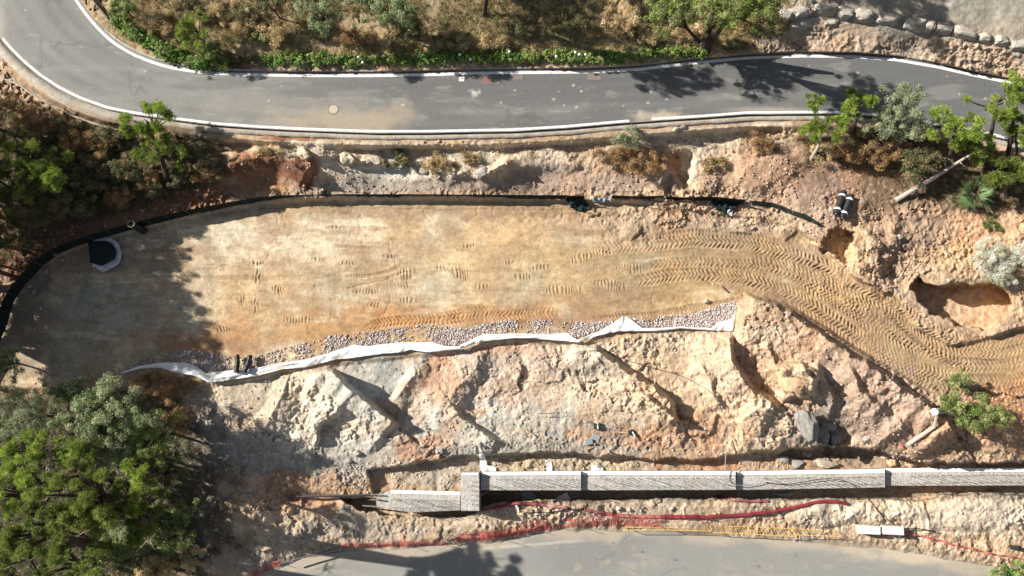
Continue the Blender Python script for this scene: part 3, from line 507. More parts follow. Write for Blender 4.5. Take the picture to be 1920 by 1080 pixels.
# covers let into the road
def cover(u, v, w, h, mat, label, name='utility_cover', round_=False):
    c = PV(u, v, 7.0); mb = MB(); sc = (PV(u+1, v, 7)-PV(u, v, 7)).length
    if round_:
        mb.tube([c+Vector((0, 0, -.02)), c+Vector((0, 0, .015))], w/2*sc, 28); t = thing(name, label, 'manhole cover', c); mb.build('lid', mat, t)
        r = MB(); 
        for k in range(28):
            a0 = 2*math.pi*k/28; a1 = 2*math.pi*(k+1)/28; R0 = w/2*sc+.006; R1 = R0+.09
            r.prism([(c.x+R*math.cos(q), c.y+R*math.sin(q)) for R, q in ((R0, a0), (R1, a0), (R1, a1), (R0, a1))], 6.98, 7.010)
        r.build('rim', M['iron'], t); return
    W_, H_ = w*sc, h*sc; t = thing(name, label, 'utility cover', c)
    mb.box(c+Vector((0, 0, .002)), W_, H_, .02).build('plate', mat, t)
    f = MB()
    for s in (-1, 1): f.box(c+Vector((s*(W_/2+.022), 0, .004)), .04, H_+.084, .022); f.box(c+Vector((0, s*(H_/2+.022), .004)), W_, .04, .022)
    f.build('frame', M['iron'] if mat != M['block'] else M['concrete'], t)
cover(625, 205, 17, 17, M['dust'], 'round dusty manhole cover in the upper road asphalt', 'manhole_cover', True)
cover(865.5, 148, 9, 9, M['block'], 'small square white cover beside the upper road edge line')
cover(913, 150, 19, 16, M['redcov'], 'square reddish brown cover beside the small white cover on the road')
cover(971, 145, 19, 8, M['iron'], 'narrow rusty grating cover touching the upper white line, right of the reddish cover')
cover(1114, 144, 24, 12, M['asphalt'] if False else M['iron'], 'widest rectangular grey cover, farthest right on the upper road')

# ------------------------------------------------------------------ retaining wall of the upper road
li = smoothp([(-62, -20), (-30, 30)]+[p for p in LINE_LO if p[0] >= 5], 420, 6)
d = np.gradient(li, axis=0); d /= np.hypot(d[:, 0], d[:, 1])[:, None]; nn = np.stack([-d[:, 1], d[:, 0]], -1)
wt = 11+9*ss(330, 120, li[:, 0]); i0 = li+nn*4.2; i1_ = li+nn*(4.2+wt)[:, None]
i1_ += fbm(li[:, 0], li[:, 1], 25, 3, 3)[:, None]*nn*.8
x0, y0, _ = P(i0[:, 0]*1.0, i0[:, 1]+.5, 6.83); x1, y1, _ = P(i1_[:, 0], i1_[:, 1], 6.83)
def walled(name, k0, k1, parent):
    s_ = slice(k0, k1); n = k1-k0; r = []
    zt = 6.83+fbm(x1[s_]*8, y1[s_]*8, 20, 2, 2)*.02; zb = 5.0
    for xs, ys, zz in ((x0, y0, 6.3), (x0, y0, None), (x1, y1, None), (x1+0, y1-.10, zb)):
        r.append(np.stack([xs[s_], ys[s_], zt if zz is None else np.full(n, zz)], -1))
    return fast(name, np.concatenate(r), gridfaces(n, 4), M['concrete'], parent)
rw = thing('retaining_wall', 'long weathered concrete retaining wall along the lower side of the upper road', 'retaining wall', (0, 6, 6.0))
k = 0
while k < 419:
    k2 = min(k+random.randint(13, 17), 420); walled('wall_panel', k, k2-0 if k2 == 420 else k2+1-0, rw) if False else walled('wall_panel', k, min(k2+1, 420), rw); k = k2
    if k >= 418: break
# old concrete ditch on the left below the wall
p = smoothp([(-40, 118), (0, 138), (35, 152), (70, 175), (110, 198), (150, 216), (200, 232), (240, 240)], 80, 4)
dd = np.gradient(p, axis=0); dd /= np.hypot(dd[:, 0], dd[:, 1])[:, None]; n2 = np.stack([-dd[:, 1], dd[:, 0]], -1); rows = []
for off, dz in ((-8, -.3), (-8, .12), (-5.5, .12), (-4.5, -.02), (4.5, -.02), (5.5, .10), (8, .10), (8, -.5)):
    q = p+n2*off*(1+fbm(p[:, 0], p[:, 1], 20, 2, 3)*.15)[:, None]; x, y, z = P(q[:, 0], q[:, 1], 5.75+dz+0*q[:, 0]); rows.append(np.stack([x, y, z], -1))
tag(fast('drainage_channel', np.concatenate(rows), gridfaces(80, 8), M['concrete']), 'cracked grey concrete drainage channel curving below the bend of the upper road', 'drainage channel')
# kerb stones along the upper side
def kerb(poly, w, z0, z1, mat, label, name='kerb', cat='kerb'):
    p = smoothp(poly, 160, 3); dd = np.gradient(p, axis=0); dd /= np.hypot(dd[:, 0], dd[:, 1])[:, None]; n2 = np.stack([-dd[:, 1], dd[:, 0]], -1); rows = []
    for off, z in ((w/2, z0), (w/2, z1), (-w/2, z1+.02), (-w/2, z0)):
        q = p+n2*off; x, y, zz = P(q[:, 0], q[:, 1], z+0*q[:, 0]); rows.append(np.stack([x, y, zz], -1))
    return tag(fast(name, np.concatenate(rows), gridfaces(160, 4), mat), label, cat)
up2 = offs(LINE_UP, -9)
kerb([p for p in up2 if 190 <= p[0] <= 1380], 4, 6.8, 7.09, M['concrete'], 'low stained concrete kerb between the hedge and the upper road')
kerb([p for p in up2 if 1390 <= p[0]], 4, 6.8, 7.07, M['concrete'], 'low concrete kerb along the shaded right bend under the boulder wall')
kerb([(148, -30), (165, 0), (180, 22), (200, 38), (216, 54)], 13, 6.8, 7.08, M['concrete'], 'short broken concrete verge slab beside the guard rail at the bend', 'concrete_slab', 'concrete slab')

# ------------------------------------------------------------------ rocks
def ico(sub):
    bm = bmesh.new(); bmesh.ops.create_icosphere(bm, subdivisions=sub, radius=1); v = np.array([q.co[:] for q in bm.verts]); f = np.array([[q.index for q in t.verts] for t in bm.faces]); bm.free(); return v, f
I1 = ico(1); I3 = ico(4)
def rock(name, c, sx, sy, sz, rz, mat, label=None, cat='rock', group=None, parent=None, angular=.8, seed=0):
    r = np.random.default_rng(seed+int(abs(c[0]*131+c[1]*77))); v = I3[0].copy()
    if parent is not None: v = np.sign(v)*np.abs(v)**.42*.86; v[:, 0] += v[:, 1]*r.uniform(-.2, .2)
    for _ in range(17):                                   # cut flat facets
        n = r.normal(size=3); n /= np.linalg.norm(n); h = r.uniform(.5, .85)+(.28 if parent is not None else 0); dist = v@n; v -= np.clip(dist-h, 0, None)[:, None]*n*angular
    v = v*(1+sum((.05/(1+q*.35))*np.sin(v@r.normal(size=3)*(5+4*q)+q)[:, None] for q in range(8)))
    v = v*np.array([sx, sy, sz]); ca, sa = math.cos(rz), math.sin(rz)
    v = np.stack([v[:, 0]*ca-v[:, 1]*sa, v[:, 0]*sa+v[:, 1]*ca, v[:, 2]], -1)
    if parent is None:
        o = fast(name, v, I3[1], mat); o.location = c; tag(o, label, cat, group); return o
    return fast(name, v+np.array(c), I3[1], mat, parent)
PXM = .0425
sw = thing('stone_wall', 'rough grey boulder retaining wall edging the gravel lot above the upper road', 'stone wall', PV(1680, 50, 8.6))
for i, (u, v, w, h, a) in enumerate([(1506, 45, 33, 11, -4), (1556, 43, 16, 10, 0), (1497, 24, 26, 12, -8), (1547, 19, 24, 10, 6), (1584, 26, 17, 12, 8), (1618, 31, 21, 12, 8), (1665, 37, 25, 10, 8), (1714, 47, 24, 11, 9), (1742, 50, 10, 10, 9), (1768, 54, 17, 9, 12), (1808, 63, 26, 10, 15), (1845, 72, 14, 8, 14), (1878, 78, 16, 10, 8), (1908, 86, 18, 10, 10), (1945, 96, 24, 10, 12), (1990, 108, 24, 10, 12), (1470, 30, 14, 9, 20)]):
    z = 8.75 if i > 1 else 8.1; c = PV(u, v, z); rock('stone_block', c, w*PXM*.98, h*PXM*1.0, .55, -math.radians(a), M['wallrock'], parent=sw, angular=1.0, seed=i)
bl = [(1490, 712, 30, 24, .4, 10, 'ored', 'big pale orange earth boulder standing on the spoil heap'),
 (1510, 795, 22, 34, .5, -20, 'darkrock', 'dark grey cracked rock slab, leftmost and tallest of the dark slabs under the spoil heap'), (1535, 815, 18, 24, .45, 10, 'darkrock', 'smaller dark cracked slab right of the big dark slab'), (1553, 792, 20, 14, .35, 20, 'darkrock', 'grey split slab just above the gap under the spoil heap'), (1570, 822, 16, 12, .3, 0, 'darkrock', 'low grey slab at the foot of the spoil heap'),
 (1673, 869, 15, 10, .32, 0, 'ored', 'round orange boulder behind the concrete wall, left one of the pair'), (1708, 867, 15, 11, .34, 0, 'ored', 'round orange boulder behind the concrete wall, right one of the pair'), (1660, 855, 10, 8, .25, 0, 'rock', 'tan stone just above the left orange boulder'), (1770, 875, 9, 6, .2, 0, 'rock', 'small tan stone leaning on the wall right of the orange boulders'), (1795, 873, 8, 6, .2, 0, 'rock', 'smallest tan stone against the wall top at far right'), (1625, 823, 10, 9, .3, 0, 'wallrock', 'pale grey lumpy stone above the hollow by the wall'),
 (1545, 869, 26, 12, .3, 5, 'rock', 'long low brown rock lying behind the wall'), (1496, 868, 14, 12, .3, 20, 'darkrock', 'dark stone in the shaded cut left of the long brown rock'), (1470, 862, 12, 10, .25, 0, 'darkrock', 'leftmost dark stone in the shaded cut behind the wall'), (1515, 850, 14, 11, .3, 0, 'darkrock', 'dark stone above the long brown rock'),
 (1267, 243, 7, 6, .25, 0, 'rock', 'pale brown stone under the upper road wall, left one of three'), (1281, 239, 7, 6, .28, 0, 'darkrock', 'dark brown stone under the upper road wall, beside the pale one'), (1276, 250, 7, 4, .2, 0, 'rock', 'flat brown stone in front of the two stones under the wall'),
 (1325, 566, 9, 5, .22, 0, 'rock', 'grey stone at the right end of the gravel strip'), (1410, 428, 7, 5, .2, 0, 'wallrock', 'pale stone on the mud below the torn fence'), (1532, 458, 14, 9, .3, 30, 'ored', 'pale earth block at the rim of the small hole'), (1687, 445, 6, 6, .2, 0, 'wallrock', 'pale stone between the two small heaps'),
 (101, 476, 6, 5, .2, 0, 'wallrock', 'pale stone inside the left curve of the fence'), (118, 487, 5, 4, .15, 0, 'rock', 'brown stone below the pale stone by the curved fence'), (87, 507, 5, 4, .15, 0, 'rock', 'brown stone nearest the curved fence'), (63, 547, 4, 4, .14, 0, 'wallrock', 'small grey stone on the shaded edge of the terrace'), (268, 395, 5, 5, .18, 0, 'wallrock', 'pale stone on the red soil outside the fence'), (306, 443, 4, 4, .16, 0, 'rock', 'round stone right of the standing pipe'), (302, 419, 4, 4, .15, 0, 'rock', 'dark stone against the fence right of the standing pipe'),
 (1115, 833, 4, 3, .12, 0, 'wallrock', 'white stone by the grey pipe pieces'), (1215, 824, 4, 4, .16, 0, 'wallrock', 'round grey stone on orange soil above the wall'), (1190, 784, 4, 4, .12, 0, 'wallrock', 'pale stone beside the black and white box'), (1235, 774, 5, 4, .15, 0, 'wallrock', 'largest pale stone of the row on the orange soil'), (1222, 770, 4, 3, .12, 0, 'wallrock', 'pale stone just left of the largest pale stone'),
 (693, 304, 7, 6, .3, 0, 'wallrock', 'pale jagged stone on the slope under the road'), (575, 292, 9, 6, .3, 30, 'rock', 'dark-edged rock on the cream outcrop'), (795, 322, 9, 9, .3, 0, 'wallrock', 'grey stone below the dry bush above the fence'), (820, 330, 9, 9, .3, 0, 'rock', 'round stone right of the grey stone above the fence'), (905, 325, 22, 12, .3, -25, 'wallrock', 'long pale outcrop of rock above the fence'),
 (1160, 954, 7, 6, .25, 0, 'wallrock', 'grey stone above the red conduit'), (1180, 955, 6, 5, .2, 0, 'rock', 'brown stone right of the grey stone by the conduit'), (1260, 953, 8, 6, .25, 0, 'wallrock', 'pale stone at the trench edge over the dark red conduit'), (670, 850, 9, 7, .3, 0, 'wallrock', 'pale lump of rock on the left grey slope'), (655, 865, 6, 5, .2, 0, 'wallrock', 'small pale rock under the lump on the grey slope')]
for i, (u, v, w, h, z, a, m_, lab) in enumerate(bl):
    c = GP(u, v); c.z += z*.15; rock('boulder' if w > 12 else 'rock', c, w*PXM*1.0, h*PXM*1.0, z, -math.radians(a), M[m_], lab, 'boulder' if w > 12 else 'rock', seed=i)
# gravel and loose rubble: far too many to count
def scatter(name, polys, n, smin, smax, cols, label=None, seed=0, dz=.3):
    r = np.random.default_rng(seed); pts = []
    for poly, share in polys:
        xs = [p[0] for p in poly]; ys = [p[1] for p in poly]; need = int(n*share); got = 0
        while got < need:
            q = np.stack([r.uniform(min(xs), max(xs), need*2), r.uniform(min(ys), max(ys), need*2)], -1); q = q[inside(q[:, 0], q[:, 1], poly)]
            q = q[r.random(len(q)) < np.clip(.55+fbm(q[:, 0], q[:, 1], 35, 3, seed % 5)*.9, .05, 1)][:need-got]; pts.append(q); got += len(q)
    p = np.concatenate(pts); iu = np.clip(np.searchsorted(gu, p[:, 0])-1, 0, len(gu)-1); iv = np.clip(np.searchsorted(gv, p[:, 1])-1, 0, len(gv)-1); z = Z[iv, iu]
    x, y, z = P(p[:, 0], p[:, 1], z); N = len(p); s = smin+(smax-smin)*r.random(N)**5.0
    base = I1[0][None]*(1+(r.random((N, 12, 1))-.5)*.55 if len(I1[0]) == 12 else 1+(r.random((N, len(I1[0]), 1))-.5)*.5)
    base = base*s[:, None, None]*r.uniform(.6, 1.2, (N, 1, 3)); base[..., 2] *= .8; an = r.random(N)*6.28; ca, sa = np.cos(an)[:, None], np.sin(an)[:, None]
    vx = base[..., 0]*ca-base[..., 1]*sa; vy = base[..., 0]*sa+base[..., 1]*ca
    vv = np.stack([vx+x[:, None], vy+y[:, None], base[..., 2]+(z+s*dz)[:, None]], -1); nv = base.shape[1]
    ff = (I1[1][None]+(np.arange(N)*nv)[:, None, None]).reshape(-1, 3); cc = np.array(cols)[r.integers(0, len(cols), N)]*r.uniform(.75, 1.2, (N, 1))
    return struct(fast(name, vv.reshape(-1, 3), ff, M['gravel'], col=np.repeat(cc, nv, 0)), 'stuff')
GR = [(.48, .44, .42), (.40, .36, .34), (.58, .53, .50), (.34, .29, .28), (.50, .38, .33)]
gst = [(225, 700), (262, 676), (300, 662), (360, 657), (430, 668), (480, 668), (560, 645), (600, 632), (690, 622), (800, 608), (870, 616), (960, 598), (1075, 603), (1130, 603), (1200, 596), (1300, 588), (1345, 572), (1382, 563), (1375, 612), (1272, 614), (1205, 612), (1175, 596), (1120, 620), (1082, 634), (1060, 626), (905, 628), (860, 648), (780, 643), (700, 648), (620, 662), (530, 680), (440, 692), (391, 702), (340, 684), (262, 688)]
def shade_(a, k): return [(x+0, y+0) for x, y in a]
scatter('gravel', [(gst, 1)], 15000, .028, .095, GR, seed=3, dz=.5)
R1 = [(.44, .31, .22), (.38, .26, .18), (.48, .38, .29), (.34, .23, .17)]
scatter('rubble', [([(430, 270), (1500, 255), (1530, 330), (1500, 380), (1240, 360), (430, 362)], .30), ([(1330, 250), (1600, 300), (1680, 420), (1560, 430), (1450, 380), (1300, 360)], .16), ([(1160, 385), (1500, 390), (1540, 450), (1420, 440), (1250, 425), (1140, 440)], .10), ([(1500, 400), (1800, 380), (1900, 560), (1720, 540), (1600, 540), (1540, 480)], .12), ([(1400, 560), (1500, 590), (1780, 780), (1900, 850), (1700, 870), (1400, 860), (1380, 640)], .20), ([(30, 430), (420, 370), (430, 362), (240, 415), (60, 490)], .05), ([(1700, 735), (1920, 725), (1920, 860), (1800, 850)], .07)], 6500, .022, .13, R1, seed=5, dz=.2)
R2 = [(.50, .44, .37), (.44, .37, .30), (.38, .35, .31), (.52, .42, .33)]
scatter('rubble', [([(430, 720), (600, 690), (1080, 650), (1380, 640), (1460, 840), (1340, 858), (1150, 852), (930, 848), (690, 880), (560, 860), (420, 800)], .42), ([(650, 870), (860, 860), (865, 885), (860, 918), (720, 915), (690, 925), (640, 905)], .16), ([(900, 856), (1340, 864), (1460, 850), (1700, 855), (1700, 876), (900, 884)], .16), ([(380, 930), (560, 880), (660, 990), (600, 1030), (470, 1070), (380, 1070)], .12), ([(930, 950), (1600, 945), (1900, 950), (1900, 1000), (1500, 985), (930, 985)], .14)], 4200, .022, .12, R2, seed=8, dz=.2)
R3 = [(.30, .27, .25), (.38, .34, .31), (.25, .22, .2)]
scatter('rubble', [([(15, 560), (60, 500), (100, 480), (60, 600), (50, 720), (0, 720), (0, 600)], .6), ([(60, 690), (230, 700), (180, 725), (60, 725)], .2), ([(200, 600), (420, 600), (400, 660), (250, 670)], .2)], 900, .02, .06, R3, seed=9, dz=.3)

# ------------------------------------------------------------------ dark shade-cloth fence
def fence_run(poly, hgt, label, n, posts, mat='cloth', sag=.06, seed=0):
    p = smoothp(poly, n, 2); zb = np.array([G(u, v+3) for u, v in p]); zb[:] = np.clip(zb, 3.95, 4.3)
    hgt = hgt+.25*ss(560, 400, p[:, 0]); x, y, _ = P(p[:, 0], p[:, 1], zb+hgt); t = thing('fence', label, 'fence', (x[n//2], y[n//2], zb[n//2]))
    dx = np.gradient(x); dy = np.gradient(y); l = np.hypot(dx, dy); nx, ny = -dy/l, dx/l; rows = []
    for k in range(9):
        f = k/8; w = fbm(np.arange(n)*6., np.full(n, k*7.), 30, 3, seed)*.05*math.sin(f*3.1)
        zz = zb-.1+(hgt+.1)*f-(sag*np.abs(np.sin(np.arange(n)*math.pi*posts/n)) if k == 8 else 0)+fbm(np.arange(n)*9., np.full(n, 3.), 20, 2, seed)*.02*(k == 8)
        rows.append(np.stack([x+nx*w, y+ny*w, zz], -1))
    a = np.concatenate(rows); b = a.copy(); b[:, 0] += np.tile(nx, 9)*.015; b[:, 1] += np.tile(ny, 9)*.015
    fast('cloth', np.concatenate([a, b]), np.concatenate([gridfaces(n, 9), gridfaces(n, 9)+9*n]), M[mat], t)
    for k in range(posts+1):
        i = min(int(k*n/posts), n-1); MB().tube([(x[i]-nx[i]*.05, y[i]-ny[i]*.05, zb[i]-.2), (x[i]-nx[i]*.05, y[i]-ny[i]*.05, zb[i]+hgt[i]+.03)], .02, 6).build('post', M['dsteel'], t)
    return t
fence_run(FENCE, .85, 'long low black shade-cloth fence curving round the upper and left side of the terrace', 420, 34)
fence_run([(1062, 366), (1096, 366)], 1.0, 'short drooping piece of black cloth fence next to the first gap', 20, 1, sag=.2)
fence_run([(1148, 366), (1200, 368), (1246, 367)], 1.0, 'short black cloth fence piece between the two fallen stretches', 30, 2, sag=.05)
fence_run([(1250, 368), (1300, 370), (1330, 368), (1400, 374)], 1.1, 'right end piece of the black cloth fence, above the crumpled green sheet', 40, 3, sag=.1)
for u in (1067, 1240, 1321, 1398, 1215): 
    c = PV(u, 391, 4.0); tag(MB().tube([c, c+Vector((0, .1, 1.5))], .025, 6).build('stake', M['dsteel']), {1067: 'steel stake at the drooping fence piece', 1240: 'steel stake at the right end of the middle fence piece', 1321: 'steel stake left of the crumpled green sheet', 1398: 'rightmost steel stake of the torn fence', 1215: 'steel stake in the middle of the short fence piece'}[u], 'stake')
def sheet(name, outline, z, amp, mat, label, cat, thick=.012, seed=0, n=26, parent=None, wl=14):
    """crumpled fabric filling a pixel outline"""
    xs = [p[0] for p in outline]; ys = [p[1] for p in outline]; a, b = np.linspace(min(xs), max(xs), n), np.linspace(min(ys), max(ys), n); A_, B_ = np.meshgrid(a, b)
    # pull grid onto outline row by row
    U2 = A_.copy()
    pts = outline+[outline[0]]
    for j, yy in enumerate(b):
        yy = min(max(yy, min(ys)+.05), max(ys)-.05); cr = []
        for (x0, y0), (x1, y1) in zip(pts[:-1], pts[1:]):
            if (y0 > yy) != (y1 > yy): cr.append(x0+(yy-y0)*(x1-x0)/(y1-y0))
        U2[j] = np.linspace(min(cr), max(cr), n)
    zg = np.array([[G(U2[j, i], B_[j, i]) for i in range(n)] for j in range(n)]) if z is None else np.full(U2.shape, float(z))
    zz = zg+.05+amp*(np.abs(fbm(U2*1.0, B_, wl, 4, seed))+.1)
    x, y, q = P(U2, B_, zz); top = np.stack([x, y, q], -1).reshape(-1, 3); o = fast(name, top, gridfaces(n, n), mat, parent, smooth=False)
    m = o.modifiers.new('thickness', 'SOLIDIFY'); m.thickness = thick
    if parent is None: tag(o, label, cat)
    return o
sheet('fallen_cloth', [(1060, 371), (1092, 370), (1100, 378), (1108, 393), (1090, 396), (1070, 390)], None, .35, M['green'], 'dark green cloth sagging in a heap at the first fence gap', 'cloth', seed=2)
sheet('fallen_cloth', [(1110, 370), (1146, 371), (1146, 379), (1130, 381), (1112, 378)], None, .15, M['grey'], 'grey green netting scrap between two fence pieces', 'cloth', seed=3)
sheet('fallen_cloth', [(1334, 374), (1400, 374), (1385, 384), (1373, 395), (1358, 402), (1342, 392)], None, .35, M['green'], 'crumpled dark green sheet hanging below the right end of the fence', 'cloth', seed=4)
sheet('torn_plastic', [(1362, 396), (1376, 388), (1373, 405), (1368, 404)], None, .3, M['white'], 'white plastic scrap at the tip of the crumpled green sheet', 'plastic scrap', seed=5, n=10)
sheet('fallen_cloth', [(1405, 376), (1450, 380), (1490, 396), (1512, 402), (1546, 424), (1538, 424), (1505, 410), (1488, 404), (1450, 388), (1405, 382)], None, .15, M['cloth'], 'thin black strip of fallen fence cloth trailing towards the small hole', 'cloth', seed=6)

# tarp on the left, standing pipe, bags, geotextile
tarp = thing('tarp', 'dark green square sheet with white fabric edge on the shaded terrace', 'tarp', PV(195, 475, 4.05))
sheet('white_lining', [(167, 450), (188, 444), (209, 446), (222, 456), (228, 474), (225, 492), (212, 502), (193, 510), (174, 499), (172, 490)], 4.04, .22, M['textile'], '', '', seed=1, parent=tarp, n=60, wl=9)
sheet('dark_panel', [(165, 452), (203, 452), (216, 464), (217, 485), (192, 498), (169, 493)], 4.36, .05, M['green'], '', '', seed=7, parent=tarp, n=24, thick=.02)
c = PV(246, 420, 5.85); sp = thing('standing_pipe', 'upright black corrugated pipe with olive rim standing at the fence', 'pipe', (c.x, c.y, 4))
mb = MB(); pts = []; rr = []
for k in range(30): pts.append((c.x, c.y, 3.9+k*.067)); rr.append(.27+.02*(k % 2))
mb.tube(pts, rr, 20, cap=False); mb.build('pipe_body', M['black'], sp)
mb = MB()
for k in range(20):
    a0, a1 = 2*math.pi*k/20, 2*math.pi*(k+1)/20; mb.prism([(c.x+R*math.cos(q), c.y+R*math.sin(q)) for R, q in ((.21, a0), (.31, a0), (.31, a1), (.21, a1))], 5.83, 5.90)
mb.build('rim', M['olive'], sp); MB().tube([(c.x, c.y, 5.7), (c.x, c.y, 5.72)], .215, 16).build('lid', M['olive'], sp)

TOPE = [(226, 700), (230, 697), (262, 686), (300, 680), (340, 680), (362, 683), (387, 700), (400, 697), (440, 694), (480, 690), (530, 680), (565, 676), (600, 667), (640, 654), (665, 646), (685, 650), (720, 645), (750, 642), (780, 642), (812, 642), (835, 649), (860, 649), (880, 639), (905, 627), (960, 625), (1010, 626), (1065, 625), (1082, 637), (1120, 622), (1150, 606), (1168, 593), (1178, 594), (1205, 615), (1235, 615), (1272, 612), (1335, 615), (1346, 604), (1372, 596), (1383, 572)]
BOTE = [(227, 702), (231, 700), (265, 691), (300, 690), (330, 699), (360, 704), (391, 717), (410, 716), (440, 711), (480, 706), (530, 692), (572, 689), (602, 681), (630, 674), (667, 671), (690, 667), (720, 663), (750, 661), (770, 656), (802, 661), (835, 658), (860, 655), (880, 648), (905, 640), (960, 634), (1005, 635), (1060, 640), (1085, 642), (1115, 631), (1145, 624), (1165, 621), (1185, 621), (1205, 621), (1232, 621), (1277, 616), (1335, 620), (1350, 620), (1374, 621), (1386, 572)]
te = np.array(TOPE, float); be = np.array(BOTE, float); tl = np.arange(len(te)); q = np.linspace(0, len(te)-1, 620)
te = np.stack([np.interp(q, tl, te[:, k]) for k in (0, 1)], -1); be = np.stack([np.interp(q, tl, be[:, k]) for k in (0, 1)], -1); tt = np.linspace(0, 1, 15)[:, None, None]
uv = te[None]*(1-tt)+be[None]*tt; T1 = tt[..., 0]; ar = np.linspace(0, 620, 620)[None, :]+0*T1; wr = np.abs(fbm(ar*1.6+T1*14, T1*30, 34, 4, 2))*ss(-.2, .5, fbm(ar, T1*5, 60, 2, 3)); jj = fbm(ar, T1*4, 50, 3, 5)
zz = 4.24+.20*np.sin(T1*2.2+.3)*(.8+.8*jj)+wr*.20+fbm(ar, T1*40, 12, 3, 4)*.03-.05*T1
x, y, z = P(uv[..., 0], uv[..., 1], zz); gt = fast('geotextile', np.stack([x, y, z], -1).reshape(-1, 3), gridfaces(620, 15), M['textile'])
tag(gt, 'long white geotextile strip folded along the lower edge of the gravel', 'geotextile'); m = gt.modifiers.new('thickness', 'SOLIDIFY'); m.thickness = .012
for k, (u, lab) in enumerate([(444, 'straight black plastic pipe end laid across the gravel, left one'), (463, 'bent black plastic pipe end laid across the gravel, right one')]):
    pts = [PV(u+(0 if k == 0 else 6)+math.sin(j*.6)*1.2-(k*j*1.4), 666+j*4.6, 4.42+.03*j) for j in range(8)]; tg = thing('plastic_pipe', lab, 'pipe', pts[0]); MB().tube(pts, [.20 if j % 2 else .17 for j in range(8)], 12).build('pipe_body', M['black'], tg)
bun = [((1578, 362), (1563, 404)), ((1592, 369), (1575, 411))]
for k, (a0, a1) in enumerate(bun):
    A0 = GP(*a0)+Vector((0, 0, .38)); A1 = GP(*a1)+Vector((0, 0, .38)); t = thing('sheet_roll', ['left black membrane roll with two white straps lying on the rubble', 'right black membrane roll with two white straps beside the other roll'][k], 'roll', (A0+A1)/2-Vector((0, 0, .3)))
    mb = MB(); mb.tube([A0.lerp(A1, j/10) for j in range(11)], [.25+.008*(j % 2) for j in range(11)], 18); mb.build('roll_body', M['black'], t)
    for f in (.2, .8): MB().tube([A0.lerp(A1, f-.035), A0.lerp(A1, f+.035)], .266, 18).build('strap', M['white'], t)
    MB().tube([A1, A1+(A1-A0).normalized()*.02], .08, 12).build('core', M['grey'], t)

# ------------------------------------------------------------------ concrete wall with starter bars
cw = thing('concrete_wall', 'long pale stepped concrete wall under construction with steel starter bars above the trench', 'wall', PV(1250, 900, 0))
def wpanel(poly, zt, zb, strip, rows, hbar=.62):
    q = [P(u, v, zt)[:2] for u, v in poly]; mb = MB(); mb.prism([(float(a), float(b)) for a, b in q], zb, zt); w = mb.build('wall_panel', M['newcon'], cw, bevel=.03)
    if strip:
        s_ = [P(u, v, zt+.06)[:2] for u, v in strip]; MB().prism([(float(a), float(b)) for a, b in s_], zt+.003, zt+.06).build('membrane_edge', M['white'], cw)
    for (ua, va, ub, vb, n) in rows:
        n = max(6, int(n*.7))
        for k in range(n):
            f = (k+.5)/n; c = PV(ua+(ub-ua)*f+random.uniform(-1, 1), va+(vb-va)*f+random.uniform(-.5, .5), zt)
            key = 'bar%.2f' % hbar
            o = bpy.data.objects.new('starter_bar', BAR); link(o, w); o.location = c-cw.location; o.rotation_euler = (random.uniform(-.06, .06), random.uniform(-.06, .06), 0)
BAR = None
b0 = MB(); b0.tube([(0, 0, 0), (0, 0, .8), (0.03, 0.01, 1.35)], .016, 5); tmp = b0.build('starter_bar', M['steel']); BAR = tmp.data; bpy.data.objects.remove(tmp)
wpanel([(864, 886), (899, 886), (899, 958), (864, 958)], 2.95, -.5, [(866, 886.5), (897, 886.5), (897, 891), (866, 891)], [(886, 898, 886, 950, 8), (894, 898, 894, 950, 8)])
wpanel([(705, 934), (728, 920), (863, 926), (863, 957), (770, 961), (706, 950)], 2.1, -.5, [(733, 918.5), (863, 922), (863, 928.5), (733, 925)], [(735, 936, 858, 938, 22), (735, 952, 858, 949, 22)])
wpanel([(901, 886), (1090, 884), (1090, 919.5), (901, 919.5)], 2.45, -.5, [(905, 885), (1089, 883.5), (1089, 890.5), (905, 891.5)], [(925, 898, 1085, 898, 24), (915, 912, 1085, 912, 24)])
wpanel([(1091, 884), (1380, 884), (1380, 918.5), (1091, 919.5)], 2.1, -.5, [(1091.5, 883.5), (1379, 883.5), (1379, 890.5), (1091.5, 890.5)], [(1120, 897, 1372, 897, 30), (1110, 911, 1372, 910, 30)])
wpanel([(1381, 884), (1660, 879), (1660, 914), (1381, 919)], 1.65, -.5, [(1382, 884), (1659, 879.5), (1659, 887), (1382, 891)], [(1425, 897, 1652, 893, 28), (1410, 910, 1652, 907, 28)])
wpanel([(1661, 878), (2100, 876), (2100, 910), (1661, 911)], 1.2, -.5, [(1662, 878.5), (2100, 876.5), (2100, 884), (1662, 886)], [(1700, 892, 2000, 889, 30), (1695, 905, 2000, 903, 30)])
# plastic scraps and cloths by the wall
for pts, mt, lab in [([(898, 852), (908, 852), (915, 873), (930, 876), (930, 885), (903, 885)], 'white', 'white rag lying in the cut behind the tall wall corner'), ([(1109, 873), (1130, 872), (1131, 883), (1110, 884)], 'white', 'crumpled white paper behind the middle of the wall'), ([(1022, 863), (1034, 864), (1036, 884), (1026, 882)], 'white', 'torn white strip in the cut left of the crumpled paper'),
                     ([(975, 920), (1000, 921), (1010, 936), (980, 938)], 'grey', 'grey plastic sheet in the trench under the first wall step'), ([(1063, 922), (1071, 938), (1034, 939)], 'textile', 'white triangular fabric scrap in the trench'), ([(963, 940), (969, 944), (974, 960), (970, 961)], 'block', 'short white peg by the red conduit'), ([(1484, 922), (1493, 922), (1478, 934), (1440, 926)], 'grey', 'grey sheet hanging in the trench under the right wall')]:
    sheet('plastic_scrap', pts, None, .25, M[mt], lab, 'plastic scrap', seed=len(lab) % 7, n=14, wl=8)
